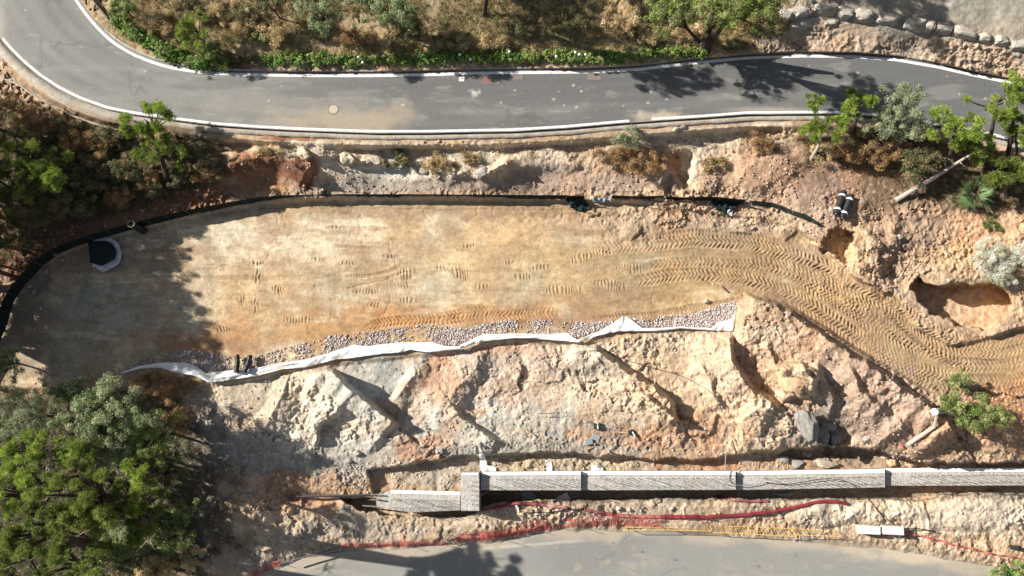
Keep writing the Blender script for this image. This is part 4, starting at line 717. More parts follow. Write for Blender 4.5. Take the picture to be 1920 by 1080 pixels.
def rail_thing(name, pts, r, mat, label, cat, sides=8, dz=0.0): 
    P3 = [GP(u, v, dz+(h if h else 0)) for (u, v, *hh) in pts for h in [hh[0] if hh else 0]]; return tag(MB().tube(P3, r, sides).build(name, M[mat]), label, cat)
rail_thing('steel_beam', [(556, 931, .4), (620, 930, .5), (708, 928, .9)], .09, 'black', 'long black steel bar reaching from the soil to the left wall end', 'bar')
for k, (v0, v1, lab) in enumerate([(929, 927, 'upper formwork clamp rod'), (937, 937, 'middle formwork clamp rod'), (948, 950, 'lower formwork clamp rod')]):
    rail_thing('clamp_rod', [(676, v0, .5), (712, v1, 1.2)], .06, 'dsteel', lab+' at the left end of the concrete wall', 'rod', 6)
rail_thing('handrail', [(527, 1057, .7), (560, 1047, .8), (600, 1037, .8), (636, 1026, .7)], .06, 'dsteel', 'dark metal rail above the left edge of the lower road', 'rail')

# cables and hoses
def curve_pts(ctrl, n, lift=.05, zs=None):
    p = smoothp([(a, b) for a, b, *_ in ctrl], n, 3); h = np.interp(np.linspace(0, 1, n), np.linspace(0, 1, len(ctrl)), [q[2] if len(q) > 2 else 0 for q in ctrl]); z = np.array([G(u, v) for u, v in p]); 
    for _ in range(3): z[1:-1] = np.maximum(z[1:-1], (z[:-2]+z[2:])/2)
    return [PV(u, v, zz+lift+hh) for (u, v), zz, hh in zip(p, z, h)]
def abspts(ctrl, n):
    p = np.array(ctrl, float); t = np.linspace(0, len(p)-1, n); q = np.stack([np.interp(t, np.arange(len(p)), p[:, k]) for k in range(3)], -1)
    for _ in range(6): q[1:-1] = (q[:-2]+2*q[1:-1]+q[2:])/4
    return [PV(*r) for r in q]
tag(MB().tube(curve_pts([(1080, 640), (1190, 680), (1280, 705), (1335, 735), (1365, 790), (1362, 820, .8)], 60, .08), .022, 5).build('cable', M['dsteel']), 'thin grey cable running down the slope from the geotextile', 'cable')
tag(MB().tube(abspts([(1362, 812, 2.9), (1361, 850, 2.9), (1359, 885, 2.5), (1361, 897, 2.3), (1374, 910, 2.25), (1410, 910, 1.9), (1435, 904, 1.9)], 40), .03, 6).build('grey_hose', M['grey']), 'thin pale hose hanging over the wall top near its middle', 'hose')
tag(MB().tube(abspts([(1432, 904, 1.8), (1470, 909, 1.8), (1500, 905, 1.9), (1545, 897, 2.0), (1575, 899, 2.1), (1600, 908, 2.2), (1625, 930, 2.0), (1640, 950, 1.5)], 60), .028, 6).build('black_cable', M['black']), 'black cable arching over the wall top towards the hose ring', 'cable')
ringp = [PV(1619+31*math.cos(a), 981+31*math.sin(a)*1.0, 1.15+.25*math.sin(a*1.0)) for a in np.linspace(-.1-math.pi, .45, 36)]
tag(MB().tube(ringp+[PV(1640, 985, 1.2)], .035, 6).build('hose_ring', M['black']), 'black hose bent in a half ring beside the white blocks', 'hose')
tag(MB().tube(abspts([(1640, 950, 1.4), (1650, 962, 1.5), (1662, 979, 1.3)], 12), .04, 6).build('hose_end', M['black']), 'short black hose end right of the half ring', 'hose')
tag(MB().tube(curve_pts([(1700, 990, .3), (1730, 992, .3), (1755, 997, .2)], 20), .035, 6).build('black_hose', M['black']), 'short dark hose along the red net at right', 'hose')
# red conduits
def conduit(ctrl, r, label, n=60, dz=.1, mat='redpipe'):
    pts = curve_pts(ctrl, n, dz); pts2 = [pts[0]]
    for i in range(len(pts)-1):
        L = (pts[i+1]-pts[i]).length; k = max(int(L/.05), 1)
        for j in range(1, k+1): pts2.append(pts[i].lerp(pts[i+1], j/k))
    return tag(MB().tube(pts2, [r*(1+.06*(i % 2)) for i in range(len(pts2))], 10).build('conduit', M[mat], smooth=False), label, 'conduit')
conduit([(900, 959), (935, 951), (972, 943), (1010, 946), (1064, 952)], .125, 'dusty pink red conduit, left piece above the red net')
conduit([(1096, 956), (1130, 962), (1165, 967), (1240, 969)], .125, 'dusty red conduit curving down in the middle of the bank')
darkred = mk('clean dark red conduit', (.20, .03, .04), .55, var=.15, bump=0); M['darkred'] = darkred
conduit([(1238, 969), (1270, 969), (1300, 969)], .15, 'clean dark red conduit sleeve in the middle of the bank', mat='darkred')
conduit([(1300, 968), (1320, 970), (1333, 972)], .145, 'short dark red sleeve right of the longer sleeve', mat='darkred')
conduit([(1330, 968), (1390, 966), (1450, 959), (1500, 949), (1540, 940), (1570, 940), (1588, 945)], .13, 'dark red conduit rising to the right and ending at the hose ring', mat='darkred')
conduit([(1345, 928, .3), (1370, 936, .1), (1400, 940), (1440, 940)], .10, 'pinkish conduit coming out of the trench below the wall')
conduit([(985, 962, .3), (1030, 961), (1064, 955), (1098, 956)], .04, 'thin black cable looped between the conduits', mat='black')
conduit([(1050, 979), (1062, 970), (1080, 957), (1095, 952)], .05, 'black strap hanging from the conduit joint', mat='black')

# nets
def net(ctrl, hgt, label, seed, posts=5, cell_=.13, lean=0.0, mat='net'):
    n = 0; p = smoothp(ctrl, 300, 3); base = np.array([PV(u, v, max(G(u, v), 0)+.02)[:] for u, v in p]); L = np.concatenate([[0], np.cumsum(np.linalg.norm(np.diff(base, axis=0), axis=1))]); n = int(L[-1]/cell_); q = np.linspace(0, L[-1], n)
    B = np.stack([np.interp(q, L, base[:, k]) for k in range(3)], -1); r = np.random.default_rng(seed)
    dx, dy = np.gradient(B[:, 0]), np.gradient(B[:, 1]); l = np.hypot(dx, dy); nx, ny = -dy/l, dx/l
    hh = hgt*(.72+.35*fbm(q*12, q*0, 22, 3, seed)); hh = np.clip(hh, .2, hgt*1.2); nr = 8; grid = []
    for k in range(nr+1):
        f = k/nr; off = lean*f+fbm(q*20, np.full(n, k*6.), 26, 3, seed+1)*.16*f
        grid.append(np.stack([B[:, 0]+nx*off+r.normal(size=n)*.012, B[:, 1]+ny*off, B[:, 2]+hh*f], -1))
    grid = np.array(grid); segs = []
    for k in range(nr+1): segs += [(grid[k, i], grid[k, i+1]) for i in range(n-1)]
    for i in range(n): segs += [(grid[k, i], grid[k+1, i]) for k in range(nr)]
    a = np.array([s[0] for s in segs]); b = np.array([s[1] for s in segs]); d = b-a; d /= np.linalg.norm(d, axis=1)[:, None]+1e-9
    s1 = np.cross(d, [0.3, .2, .9]); s1 /= np.linalg.norm(s1, axis=1)[:, None]+1e-9; s2 = np.cross(d, s1); rr = .012; V_ = []
    for e_ in (a, b):
        for an in (0, 2.09, 4.19): V_.append(e_+(s1*math.cos(an)+s2*math.sin(an))*rr)
    V_ = np.stack(V_, 1).reshape(-1, 3); F = np.concatenate([np.array([[0, 1, 4, 3], [1, 2, 5, 4], [2, 0, 3, 5]])[None]+6*np.arange(len(segs))[:, None, None]]).reshape(-1, 4)
    t = thing('safety_net', label, 'safety net', B[n//2]); fast('netting', V_, F, M[mat], t)
    for k in range(posts+1):
        i = min(int(k*(n-1)/posts), n-1); MB().tube([tuple(B[i]-np.array([0, 0, .1])), tuple(B[i]+np.array([0, 0, hh[i]+.08]))], .018, 6).build('stake', M['steel'], t)
net([(478, 1082), (500, 1070), (528, 1058)], .7, 'short red plastic net at the lower left corner of the lower road', 1, 2, lean=.4)
net([(640, 1028), (700, 1026), (770, 1024), (838, 1022)], .8, 'red plastic net in the shade left of the tilted steel frame', 2, 3, lean=.45)
net([(855, 1017), (920, 1012), (965, 1004), (1005, 993), (1060, 988), (1120, 986), (1180, 986), (1240, 988)], .9, 'long coral red net sagging along the middle of the lower road edge', 3, 5, lean=.75)
net([(1650, 1004), (1700, 1000), (1745, 1010), (1790, 1022), (1840, 1033), (1880, 1041), (1940, 1054)], .45, 'low red net trailing to the right from the white blocks', 4, 4)
net([(860, 1012), (960, 1006), (1000, 996), (1050, 990)], .4, 'collapsed second layer of red net in front of the long net', 6, 2, lean=.3)
def barrier(A_, B_, hgt, tilt, label, bars=14):
    a = PV(A_[0], A_[1], .12); b = PV(B_[0], B_[1], .12); d = (b-a); L = d.length; d.normalize(); nrm = Vector((-d.y, d.x, 0)); up_ = (Vector((0, 0, 1))*math.cos(tilt)+nrm*math.sin(tilt))*hgt
    t = thing('pedestrian_barrier', label, 'barrier', (a+b)/2, 'yellow barriers along the lower road'); f = MB(); f.tube([a, a+up_, b+up_, b], .028, 8); f.tube([a+up_*.12, b+up_*.12], .022, 6); f.build('frame', M['yellow'], t); r = MB()
    for k in range(1, bars): q = a+(b-a)*(k/bars); r.tube([q+up_*.12, q+up_], .010, 5)
    r.build('bars', M['yellow'], t)
    for q in (a+(b-a)*.1, a+(b-a)*.9): MB().box(q+Vector((0, 0, -.05)), .05, .5, .04, math.atan2(d.y, d.x)).build('foot', M['yellow'], t)
barrier((1168, 988), (1246, 988), 1.0, -.1, 'yellow bar barrier leaning slightly behind the end of the coral net')
barrier((1250, 988), (1326, 990), 1.0, -.1, 'yellow bar barrier leaning slightly, second from the left')
barrier((1330, 984), (1400, 986), 1.05, -.45, 'yellow bar barrier leaning back below the short dark red sleeve')
barrier((1402, 986), (1482, 990), 1.05, -.5, 'yellow bar barrier leaning back, fourth from the left')
barrier((1484, 990), (1566, 993), 1.0, -.4, 'yellow bar barrier leaning back, nearest the white blocks')
for k, (u, v) in enumerate([(1632, 994), (1676, 995)]):
    zt = 1.35; c = PV(u, v, zt); t = thing('concrete_block', ['white concrete ballast block beside the hose ring, left of the pair', 'white concrete ballast block on the red net, right of the pair'][k], 'block', (c.x, c.y, .2))
    MB().box((c.x, c.y, zt-.28), 1.6, .62, .56, -.05).build('block_body', M['block'], t, bevel=.03); mb = MB()
    for s in (-.6, .6): mb.box((c.x+s, c.y, zt-.30-.58), .12, .5, .60)
    mb.build('timber_support', M['wood'], t)
# tilted square frame, bottle, plates
c = PV(848, 1012, .6); t = thing('steel_frame', 'rusty tilted square steel frame standing in the red net', 'frame', (c.x, c.y, .0)); mb = MB(); q = [c+Vector(o) for o in ((-.45, 0, -.1), (0, .38, .25), (.5, .05, .1), (.05, -.42, -.3))]; mb.tube(q+[q[0]], .035, 6); mb.tube([q[0], q[2]], .02, 5); mb.tube([q[1], q[3]], .02, 5); mb.build('frame_bars', M['steel'], t)
c = GP(1897, 1026, .1); tag(MB().tube([c, c+Vector((0.0, .1, .9))], .16, 14).build('black_canister', M['black'], smooth=False), 'upright black canister on the sandy verge at right', 'canister')
def plank(u, v, L, w, a, lab, mat='wood', name='wood_offcut', cat='wood offcut', th=.05): c = GP(u, v, .06); tag(MB().box(c, L, w, th, math.radians(a), (.08, .1)).build(name, M[mat], bevel=.008), lab, cat)
for args in [(899, 773, 1.1, .3, 25, 'curved orange plank on the pale middle of the slope'), (993, 811, 1.1, .12, -35, 'thin wood offcut left of the pale stake on grey soil'), (1022, 807, .9, .10, 50, 'short pale wood stake on grey soil'), (1110, 838, 1.3, .16, 22, 'long yellow board next to the grey pipe pieces'), (1165, 811, 1.1, .12, -5, 'wood offcut left of the small metal bracket'), (1042, 840, .5, .12, 80, 'short wood offcut above the cut edge'), (1020, 824, .35, .2, 10, 'small brown wood chip among the offcuts')]: plank(*args)
plank(1262, 250, .01, .01, 0, '') if False else None
for (u, v, a, lab) in [(1104, 828, 10, 'grey plastic channel piece, left one'), (1117, 820, -25, 'grey plastic channel piece, right one of the two')]: plank(u, v, .6, .45, a, lab, 'grey', 'plastic_channel', 'plastic channel', .14)
t = thing('battery_box', 'small black box with a white band on the grey and orange soil', 'box', GP(1120, 799)); MB().box(GP(1120, 799, .15), .5, .46, .3, .05).build('box_body', M['black'], t, bevel=.02); MB().box(GP(1120, 799, .153), .10, .466, .31, .05).build('white_band', M['block'], t)
t = thing('metal_bracket', 'small black and white metal bracket upslope of the wall', 'bracket', GP(1186, 812)); MB().box(GP(1184, 811, .12), .34, .4, .2, .5).build('dark_side', M['black'], t, bevel=.01); MB().box(GP(1188, 814, .2), .1, .42, .12, .5).build('light_side', M['block'], t)
rail_thing('marker_stake', [(1699, 836, .3), (1727, 850, .2)], .05, 'palebark', 'short grey stake with pink tape near the pale log', 'stake'); tag(MB().box(GP(1689, 836, .3), .3, .2, .1, -.8, (.3, .2)).build('pink_bag', M['pink'], bevel=.03), 'crumpled pink and white bag beside the short grey stake', 'bag')
tag(MB().box(GP(1660, 582, -.0)+Vector((0, 0, .6)), .01, .01, .01).build('x', M['pink']), '', '') if False else None
# guard rail at the top left
t = thing('guard_rail', 'short steel guard rail at the inside of the bend, top left', 'guard rail', PV(190, 15, 7.2)); pts = [PV(u, v, 7.7) for u, v in ((165, -20), (172, -4), (180, 8), (192, 22), (203, 35))]; mb = MB()
for dz in (-.12, 0, .12): mb.tube([p+Vector((0, 0, dz)) for p in pts], .06, 6)
mb.build('beam', M['dsteel'], t)
for p in pts[1:]: MB().tube([(p.x+.05, p.y+.08, 6.9), (p.x+.05, p.y+.08, p.z+.05)], .05, 6).build('post', M['dsteel'], t)

# ------------------------------------------------------------------ plants
def leaves(centres, rads, per, size, asp, cols, r, up_bias=.5, flat=.8, clump_col=.25, shell=.5):
    K = len(centres); N = K*per; cc = np.repeat(centres, per, 0); rr = np.repeat(rads, per)
    d = r.normal(size=(N, 3)); d /= np.linalg.norm(d, axis=1)[:, None]; pos = cc+d*(rr*r.random(N)**shell)[:, None]*np.array([1, 1, flat])
    nrm = d+r.normal(size=(N, 3))*.7; nrm[:, 2] += up_bias; nrm /= np.linalg.norm(nrm, axis=1)[:, None]
    a = np.cross(nrm, r.normal(size=(N, 3))); a /= np.linalg.norm(a, axis=1)[:, None]+1e-9; b = np.cross(nrm, a); s = size*r.uniform(.6, 1.3, N)
    a *= s[:, None]; b *= (s*asp)[:, None]
    v = np.stack([pos-a, pos+b*.9, pos+a, pos-b*.9], 1).reshape(-1, 3); f = np.arange(N*4).reshape(-1, 4)
    base = np.array(cols)[r.integers(0, len(cols), K)]*(1+(r.random((K, 1))-.5)*2*clump_col); c = np.repeat(base, per, 0)*r.uniform(.7, 1.3, (N, 1)); return v, f, np.repeat(c, 4, 0)
def needles(centres, rad, per, w, cols, r, dirs=None):
    K = len(centres); N = K*per; cc = np.repeat(centres, per, 0); d = r.normal(size=(N, 3)); d[:, 2] = np.abs(d[:, 2])*.9-.1; d /= np.linalg.norm(d, axis=1)[:, None]
    L = rad*r.uniform(.6, 1.15, N); tip = cc+d*L[:, None]; s = np.cross(d, r.normal(size=(N, 3))); s /= np.linalg.norm(s, axis=1)[:, None]+1e-9; m = cc+d*(L*.35)[:, None]
    v = np.stack([cc+d*.02, m+s*w, tip, m-s*w], 1).reshape(-1, 3); f = np.arange(N*4).reshape(-1, 4)
    base = np.array(cols)[r.integers(0, len(cols), K)]*(1+(r.random((K, 1))-.5)*.5); c = np.repeat(base, per, 0)*r.uniform(.75, 1.25, (N, 1)); return v, f, np.repeat(c, 4, 0)
PINE = [(.24, .33, .05), (.30, .40, .06), (.16, .24, .045), (.37, .44, .10)]; PINED = [(.17, .22, .045), (.23, .29, .055), (.29, .34, .08), (.13, .17, .04)]; OLIVE = [(.25, .31, .15), (.31, .36, .19), (.18, .24, .10), (.36, .38, .22)]; SCRUB = [(.17, .17, .08), (.22, .19, .10), (.12, .14, .06), (.28, .21, .11)]; GREEN = [(.21, .27, .08), (.27, .33, .10), (.15, .20, .05), (.33, .36, .15)]; HED = [(.15, .27, .05), (.20, .34, .07), (.10, .18, .04), (.27, .36, .10), (.30, .28, .12)]; DRY = [(.42, .27, .13), (.36, .22, .11), (.48, .34, .18), (.28, .18, .09)]; STRAW = [(.56, .44, .24), (.50, .38, .20), (.62, .50, .30), (.42, .33, .17)]; BROOM = [(.34, .37, .23), (.41, .43, .29), (.26, .31, .17)]; SILV = [(.62, .62, .54), (.55, .57, .46), (.68, .67, .60), (.44, .47, .34)]
PALS = dict(PINE=PINE, PINED=PINED, OLIVE=OLIVE, DRY=DRY, STRAW=STRAW, SILV=SILV, BROOM=BROOM, HED=HED, SCRUB=SCRUB, GREEN=GREEN)
seedc = [100]
def plant(kind, crown_px, rx, ry, h, pal, label, name='shrub', cat='shrub', base_px=None, group=None, dens=1.0, trunk=True, zr=None, mat='bark'):
    """crown centre at crown_px, h m above the ground; rx, ry radii in photo px"""
    seedc[0] += 1; r = np.random.default_rng(seedc[0]); u, v = crown_px
    RX, RY = rx*PXM, ry*PXM; RZ = zr or min(RX, RY)*.8
    if base_px: base = GP(*base_px)
    else:
        zc = (G(u, v))+h; x, y, _ = P(u, v, zc)
        for _ in range(3): zc = ground_z(float(x), float(y))+h; x, y, _ = P(u, v, zc)
        base = Vector((float(x), float(y), zc-h))
    cc = PV(u, v, base.z+h); t = thing(name, label, cat, base, group); pal_ = PALS[pal] if isinstance(pal, str) else pal
    vol = RX*RY
    if kind == 'pine':                                    # tufts of needles at the ends of limbs
        nb = int(8+vol*3.4); ctr = []; limbs = []; lc = []
        for k in range(nb):
            a = r.random()*6.28; q = r.random()**.55; e = np.array([math.cos(a)*RX*q, math.sin(a)*RY*q, RZ*(1-q*q)*r.uniform(.1, 1.1)-RZ*.35*r.random()]); s = np.array([0, 0, -RZ*.6*r.random()-h*.12]); limbs.append((s, e))
            sz = r.uniform(.28, .62)*min(1, .5+.25*RX); m = int(44*dens*(sz/.5)**2)+5; lc.append(np.full(m, r.uniform(.65, 1.25)))
            o = r.normal(size=(m, 3)); o /= np.linalg.norm(o, axis=1)[:, None]; ctr.append(e+o*(sz*.92*r.random((m, 1))**.5)*np.array([1, 1, .6]))
        ctr = np.concatenate(ctr)+np.array(cc); nv = needles(ctr, .23, 17, .013, pal_, r); nv = (nv[0], nv[1], nv[2]*np.repeat(np.concatenate(lc), 17*4)[:, None])
        fast('crown', nv[0], nv[1], M['leaf'], t, col=nv[2])
        mb = MB(); top = cc+Vector((0, 0, RZ*.4)); mid = base.lerp(cc, .5)+Vector((r.uniform(-.2, .2), r.uniform(-.1, .1), 0)); R0 = .05+.022*h+.02*RX
        mb.tube([base-Vector((0, 0, .2)), base.lerp(mid, .5), mid, cc, top], [R0, R0*.85, R0*.7, R0*.45, .015], 8)
        for s, e in limbs: a0 = np.array(cc)+s; mb.tube([tuple(a0), tuple(a0*.45+(np.array(cc)+e)*.55+np.array([0, 0, -.1])), tuple(np.array(cc)+e)], [R0*.35, R0*.22, .012], 5)
        mb.build('trunk', M[mat], t)
    else:
        nb = int((12+vol*13)*dens); a = r.random(nb)*6.28; q = r.random(nb)**.5; irr = 1+.28*np.sin(a*3+r.random()*6)+.18*np.sin(a*7+r.random()*6); irr *= .82
        e = np.stack([np.cos(a)*RX*q*irr, np.sin(a)*RY*q*irr, RZ*np.sqrt(1-q*q)*r.uniform(-.3, 1.0, nb)], -1)+np.array(cc)
        if kind == 'leafy': L_ = leaves(e, r.uniform(.2, .5, nb)*min(1, .4+.3*RX), 190, .056, .60, pal_, r)
        elif kind == 'fine': L_ = leaves(e, r.uniform(.2, .5, nb)*min(1, .5+.3*RX), 150, .085, .22, pal_, r, up_bias=.3)
        elif kind == 'grassy': L_ = needles(e-np.array([0, 0, RZ*.5]),   .42*min(1, .5+.4*RX), 70, .018, pal_, r)
        fast('crown', L_[0], L_[1], M['leaf'], t, col=L_[2])
        if trunk:
            mb = MB(); R0 = .03+.025*h; top = cc-Vector((0, 0, RZ*.2)); mb.tube([base-Vector((0, 0, .2)), base.lerp(top, .5)+Vector((r.uniform(-.1, .1), .05, 0)), top], [R0, R0*.8, R0*.5], 7)
            for k in range(0, nb, max(1, nb//(14 if h > 1.2 else 6))): mb.tube([base.lerp(top, .55), (Vector(e[k])+top)/2+Vector((0, 0, -.15)), Vector(e[k])], [R0*.5, R0*.3, .01], 5)
            mb.build('trunk' if h > 1.5 else 'stem', M[mat], t)
    return t
# tall neighbours just outside the left and top edge, they cast the big shadows of the photograph
for k, (u, v, h, rx) in enumerate([(-70, 225, 8.5, 70), (-50, 290, 9.5, 80), (-120, 330, 9, 80), (-55, 370, 9.5, 80), (-60, 440, 10, 90), (-35, 500, 10.5, 95), (-25, 560, 11, 90), (-60, 600, 8, 90), (-110, 610, 12, 90), (-130, 500, 9, 80), (-20, 300, 5, 50), (-30, 400, 5.5, 60), (-25, 490, 5, 55), (-20, 560, 5.5, 50)]):
    z = G(u, v); c = PV(u, v, z); uc, vc = proj(c.x, c.y, z+h*.62)
    plant('leafy', (uc, vc), rx, rx, h*.62, 'SCRUB', 'tall dark tree standing left of the terrace, outside the picture', 'broadleaf_tree', 'tree', (u, v), 'tall trees left of the site', dens=2.0, zr=h*.42)

def forest():
    L = [('leafy', (205, 775), 105, 64, 4.2, 'OLIVE', 'large grey green bush below the left end of the geotextile'), ('leafy', (285, 815), 48, 60, 3.4, 'GREEN', 'green bush at the right edge of the lower left wood'), ('fine', (50, 780), 65, 50, 3.0, 'BROOM', 'pale grey green bush at the left edge under the terrace'), ('grassy', (10, 680), 32, 40, 2.0, 'OLIVE', 'yellow green bush cut by the left edge beside the terrace'),
     ('leafy', (125, 730), 45, 26, 2.2, 'OLIVE', 'small grey green bush touching the shaded terrace'), ('pine', (60, 850), 55, 45, 5.5, 'PINE', 'bright green pine under the pale bush at the left edge'), ('pine', (150, 850), 45, 36, 5, 'PINE', 'bright pine with open crown in the middle of the wood'), ('pine', (20, 930), 48, 55, 6, 'PINE', 'bright pine cut by the left edge halfway down the wood'), ('pine', (65, 905), 34, 30, 7, 'PINE', 'pine with a dense glowing tuft near the bare white branch'),
     ('leafy', (215, 850), 60, 50, 3.5, 'OLIVE', 'grey green shrub behind the bare white branch'), ('pine', (255, 895), 34, 38, 6, 'PINE', 'narrow pine with light green tips near the shaded slope'), ('pine', (150, 935), 80, 62, 13, 'PINED', 'dark pine in the centre of the wood', (235, 955)), ('pine', (235, 960), 70, 52, 11, 'PINED', 'dark pine with visible dark trunk near the slope edge', (292, 985)), ('pine', (80, 1000), 60, 50, 13, 'PINED', 'dark pine below the bare leaning branch', (160, 1020)), ('leafy', (310, 1010), 55, 34, 2.2, 'GREEN', 'light green leafy bush at the lower right of the wood'), ('leafy', (215, 1030), 60, 36, 3, 'GREEN', 'sunlit green bush near the bottom edge'), ('pine', (30, 1050), 60, 50, 7, 'PINED', 'dark pine in the lower left corner'), ('pine', (130, 1065), 60, 45, 7, 'PINED', 'dark pine at the bottom edge'), ('leafy', (290, 1070), 45, 30, 2, 'STRAW', 'straw coloured bush at the bottom of the wood'), ('leafy', (340, 970), 34, 40, 1.6, 'GREEN', 'small bright leafed bush against the grey slope'), ('leafy', (300, 880), 45, 60, 2, 'SCRUB', 'brownish scrub bush at the shaded slope edge'),
     ('fine', (310, 735), 34, 28, 1.0, 'DRY', 'rusty dry bush at the left end of the geotextile'), ('fine', (335, 785), 34, 36, 1.0, 'DRY', 'brown dry bush right of the big grey green bush'), ('fine', (272, 712), 24, 18, .8, 'DRY', 'small orange dry bush just below the geotextile tip'), ('leafy', (150, 900), 50, 30, 3, 'SCRUB', 'dull brown green undergrowth bush in the wood'), ('leafy', (50, 1000), 50, 40, 3, 'SCRUB', 'brown green undergrowth bush near the lower left corner'), ('leafy', (355, 1050), 30, 30, .8, 'STRAW', 'dry grassy bush on the bank at the bottom'), ('leafy', (240, 985), 50, 30, 2.5, 'OLIVE', 'pale bush under the dark trunked pine')]
    for k in L: plant(k[0], k[1], k[2]*.9, k[3]*.85, *k[4:7], name='pine_tree' if k[0] == 'pine' else 'shrub', cat='pine tree' if k[0] == 'pine' else 'shrub', base_px=k[7] if len(k) > 7 else None, dens=2.4 if len(k) > 7 else 1.0)
    # left scrub in the shade
    L = [('pine', (40, 290), 60, 50, 4, 'PINED', 'dark pine at the left edge below the ditch'), ('pine', (95, 320), 42, 40, 4, 'PINE', 'green pine with pale twigs in the shaded scrub'), ('pine', (15, 350), 40, 45, 4.5, 'PINED', 'dark pine on the left edge above the red bank'), ('leafy', (110, 385), 50, 34, 1.6, 'SCRUB', 'dark scrub bush above the left red bank'), ('fine', (60, 235), 50, 26, 1.2, SCRUB+DRY, 'rust brown bush just under the concrete ditch'), ('fine', (150, 268), 48, 26, 1.2, 'DRY', 'brown dry bush left of the young pine'), ('fine', (180, 300), 36, 24, 1.2, SCRUB+DRY, 'red brown dry bush below left of the young pine'), ('leafy', (170, 345), 45, 30, 1.4, 'SCRUB', 'dark green brown bush in the middle of the scrub'), ('leafy', (235, 320), 40, 34, 1.3, 'SCRUB', 'dark bush left of the young pine trunk'), ('fine', (225, 370), 34, 28, .9, 'DRY', 'brown dry bush on the red bank above the standing pipe'), ('fine', (280, 345), 32, 28, .9, SCRUB+DRY, 'brown dry bush at the foot of the young pine'), ('leafy', (365, 300), 38, 26, 1.0, 'SCRUB', 'grey green bush right of the young pine'), ('fine', (385, 325), 34, 22, .8, 'DRY', 'tawny dry bush at the right end of the scrub'), ('leafy', (335, 330), 30, 24, 1.0, 'SCRUB', 'dark low bush below the grey green bush'), ('fine', (155, 390), 36, 20, .8, 'SCRUB', 'low grey scrub along the red bank'), ('leafy', (60, 400), 40, 30, 1.4, 'SCRUB', 'dark bush over the far left red bank'), ('leafy', (200, 255), 36, 20, 1.0, 'SCRUB', 'dark bush under the wall left of the young pine'), ('fine', (20, 200), 40, 26, 1.0, SCRUB+DRY, 'brown bush at the left edge next to the ditch'), ('leafy', (20, 440), 32, 40, 1.2, 'SCRUB', 'dark bush at the left edge outside the fence'), ('fine', (300, 268), 34, 22, .8, 'STRAW', 'tawny grass bush under the young pine crown'), ('fine', (110, 240), 34, 18, .8, 'SCRUB', 'low dark scrub under the end of the ditch'), ('leafy', (130, 345), 34, 24, 1.4, 'SCRUB', 'dark bush between the green pine and the middle bush')]
    for k in L: plant(*k[:7], name='pine_tree' if k[0] == 'pine' else 'shrub', cat='pine tree' if k[0] == 'pine' else 'shrub')
    plant('pine', (276, 228), 46, 36, 4.2, 'PINE', 'young pine overlapping the lower white line, upper crown on a dark thin trunk', 'pine_tree', 'pine tree', (318, 362), dens=1.3)
    t = plant('pine', (305, 288), 50, 40, 3.2, 'PINED', 'lower darker crown beside the young pine', 'pine_tree', 'pine tree', (322, 356))
forest()
# verge above the upper road
L = [('pine', (366, 55), 34, 36, 2.4, 'PINE', 'bright round pine behind the left hedge'), ('leafy', (385, 92), 30, 20, 1.2, 'GREEN', 'green bush at the foot of the bright pine'), ('leafy', (600, 18), 46, 42, 3, 'OLIVE', 'round grey green tree at the top edge, left one'), ('leafy', (735, 22), 50, 40, 3.2, 'OLIVE', 'grey green tree at the top edge, right of the round one'), ('leafy', (770, 62), 42, 26, 1.6, 'SCRUB', 'dark bush below the right grey green tree'), ('leafy', (510, 8), 34, 22, 2, 'SCRUB', 'dark bush left of the round grey green tree'), ('leafy', (230, 12), 30, 18, 1.6, 'GREEN', 'dark green bush by the guard rail'),
 ('fine', (280, 32), 36, 24, .7, 'STRAW', 'straw bush behind the left hedge'), ('fine', (305, 50), 30, 18, .6, STRAW+DRY, 'rusty dry bush behind the left hedge'), ('fine', (440, 60), 40, 24, .8, 'STRAW', 'straw bush right of the bright pine'), ('fine', (460, 28), 36, 20, 1, STRAW+SCRUB, 'olive brown bush above the straw bush'), ('fine', (520, 60), 36, 24, .7, 'STRAW', 'golden dry bush left of the long hedge start'), ('fine', (420, 15), 36, 20, 1, STRAW+SCRUB, 'olive bush on the top edge behind the bright pine'), ('fine', (660, 70), 40, 18, .6, 'DRY', 'tawny bush between the two grey green trees'), ('leafy', (488, 68), 16, 12, .6, 'GREEN', 'small green bush in the golden grass'), ('fine', (840, 75), 50, 20, .6, STRAW+SCRUB, 'grey brown brush right of the dark bush'), ('fine', (920, 78), 30, 14, .5, 'STRAW', 'pale straw tuft in the shaded verge'), ('fine', (960, 40), 60, 24, .8, 'SCRUB', 'dark brush right of the lone trunk'), ('fine', (1060, 40), 60, 26, .8, 'SCRUB', 'dark brush in the middle of the top verge'), ('fine', (1145, 32), 22, 20, 1, 'STRAW', 'pale upright weed bush right of the dark brush'), ('fine', (1180, 45), 26, 20, .8, 'STRAW', 'dry bush left of the big tree'), ('fine', (1230, 65), 50, 18, .5, 'STRAW', 'straw patch bush under the big tree crown'), ('fine', (1300, 60), 30, 18, .6, 'STRAW', 'dry bush against the big tree trunk'), ('fine', (1400, 40), 30, 22, .6, STRAW+DRY, 'dry brown bush right of the big tree trunk'), ('fine', (1450, 45), 30, 20, .6, 'SCRUB', 'brown scrub left of the boulder wall'), ('fine', (1380, 85), 34, 14, .5, 'SCRUB', 'dark low scrub beside the road right of the big tree'),
 ('leafy', (355, 10), 30, 16, 1.2, 'SCRUB', 'olive bush on the top edge left of the bright pine'), ('leafy', (690, 0), 34, 20, 1.6, 'OLIVE', 'grey green bush at the very top between the two trees')]
for k in L: plant(*k[:7], name='pine_tree' if k[0] == 'pine' else 'shrub', cat='pine tree' if k[0] == 'pine' else 'shrub')
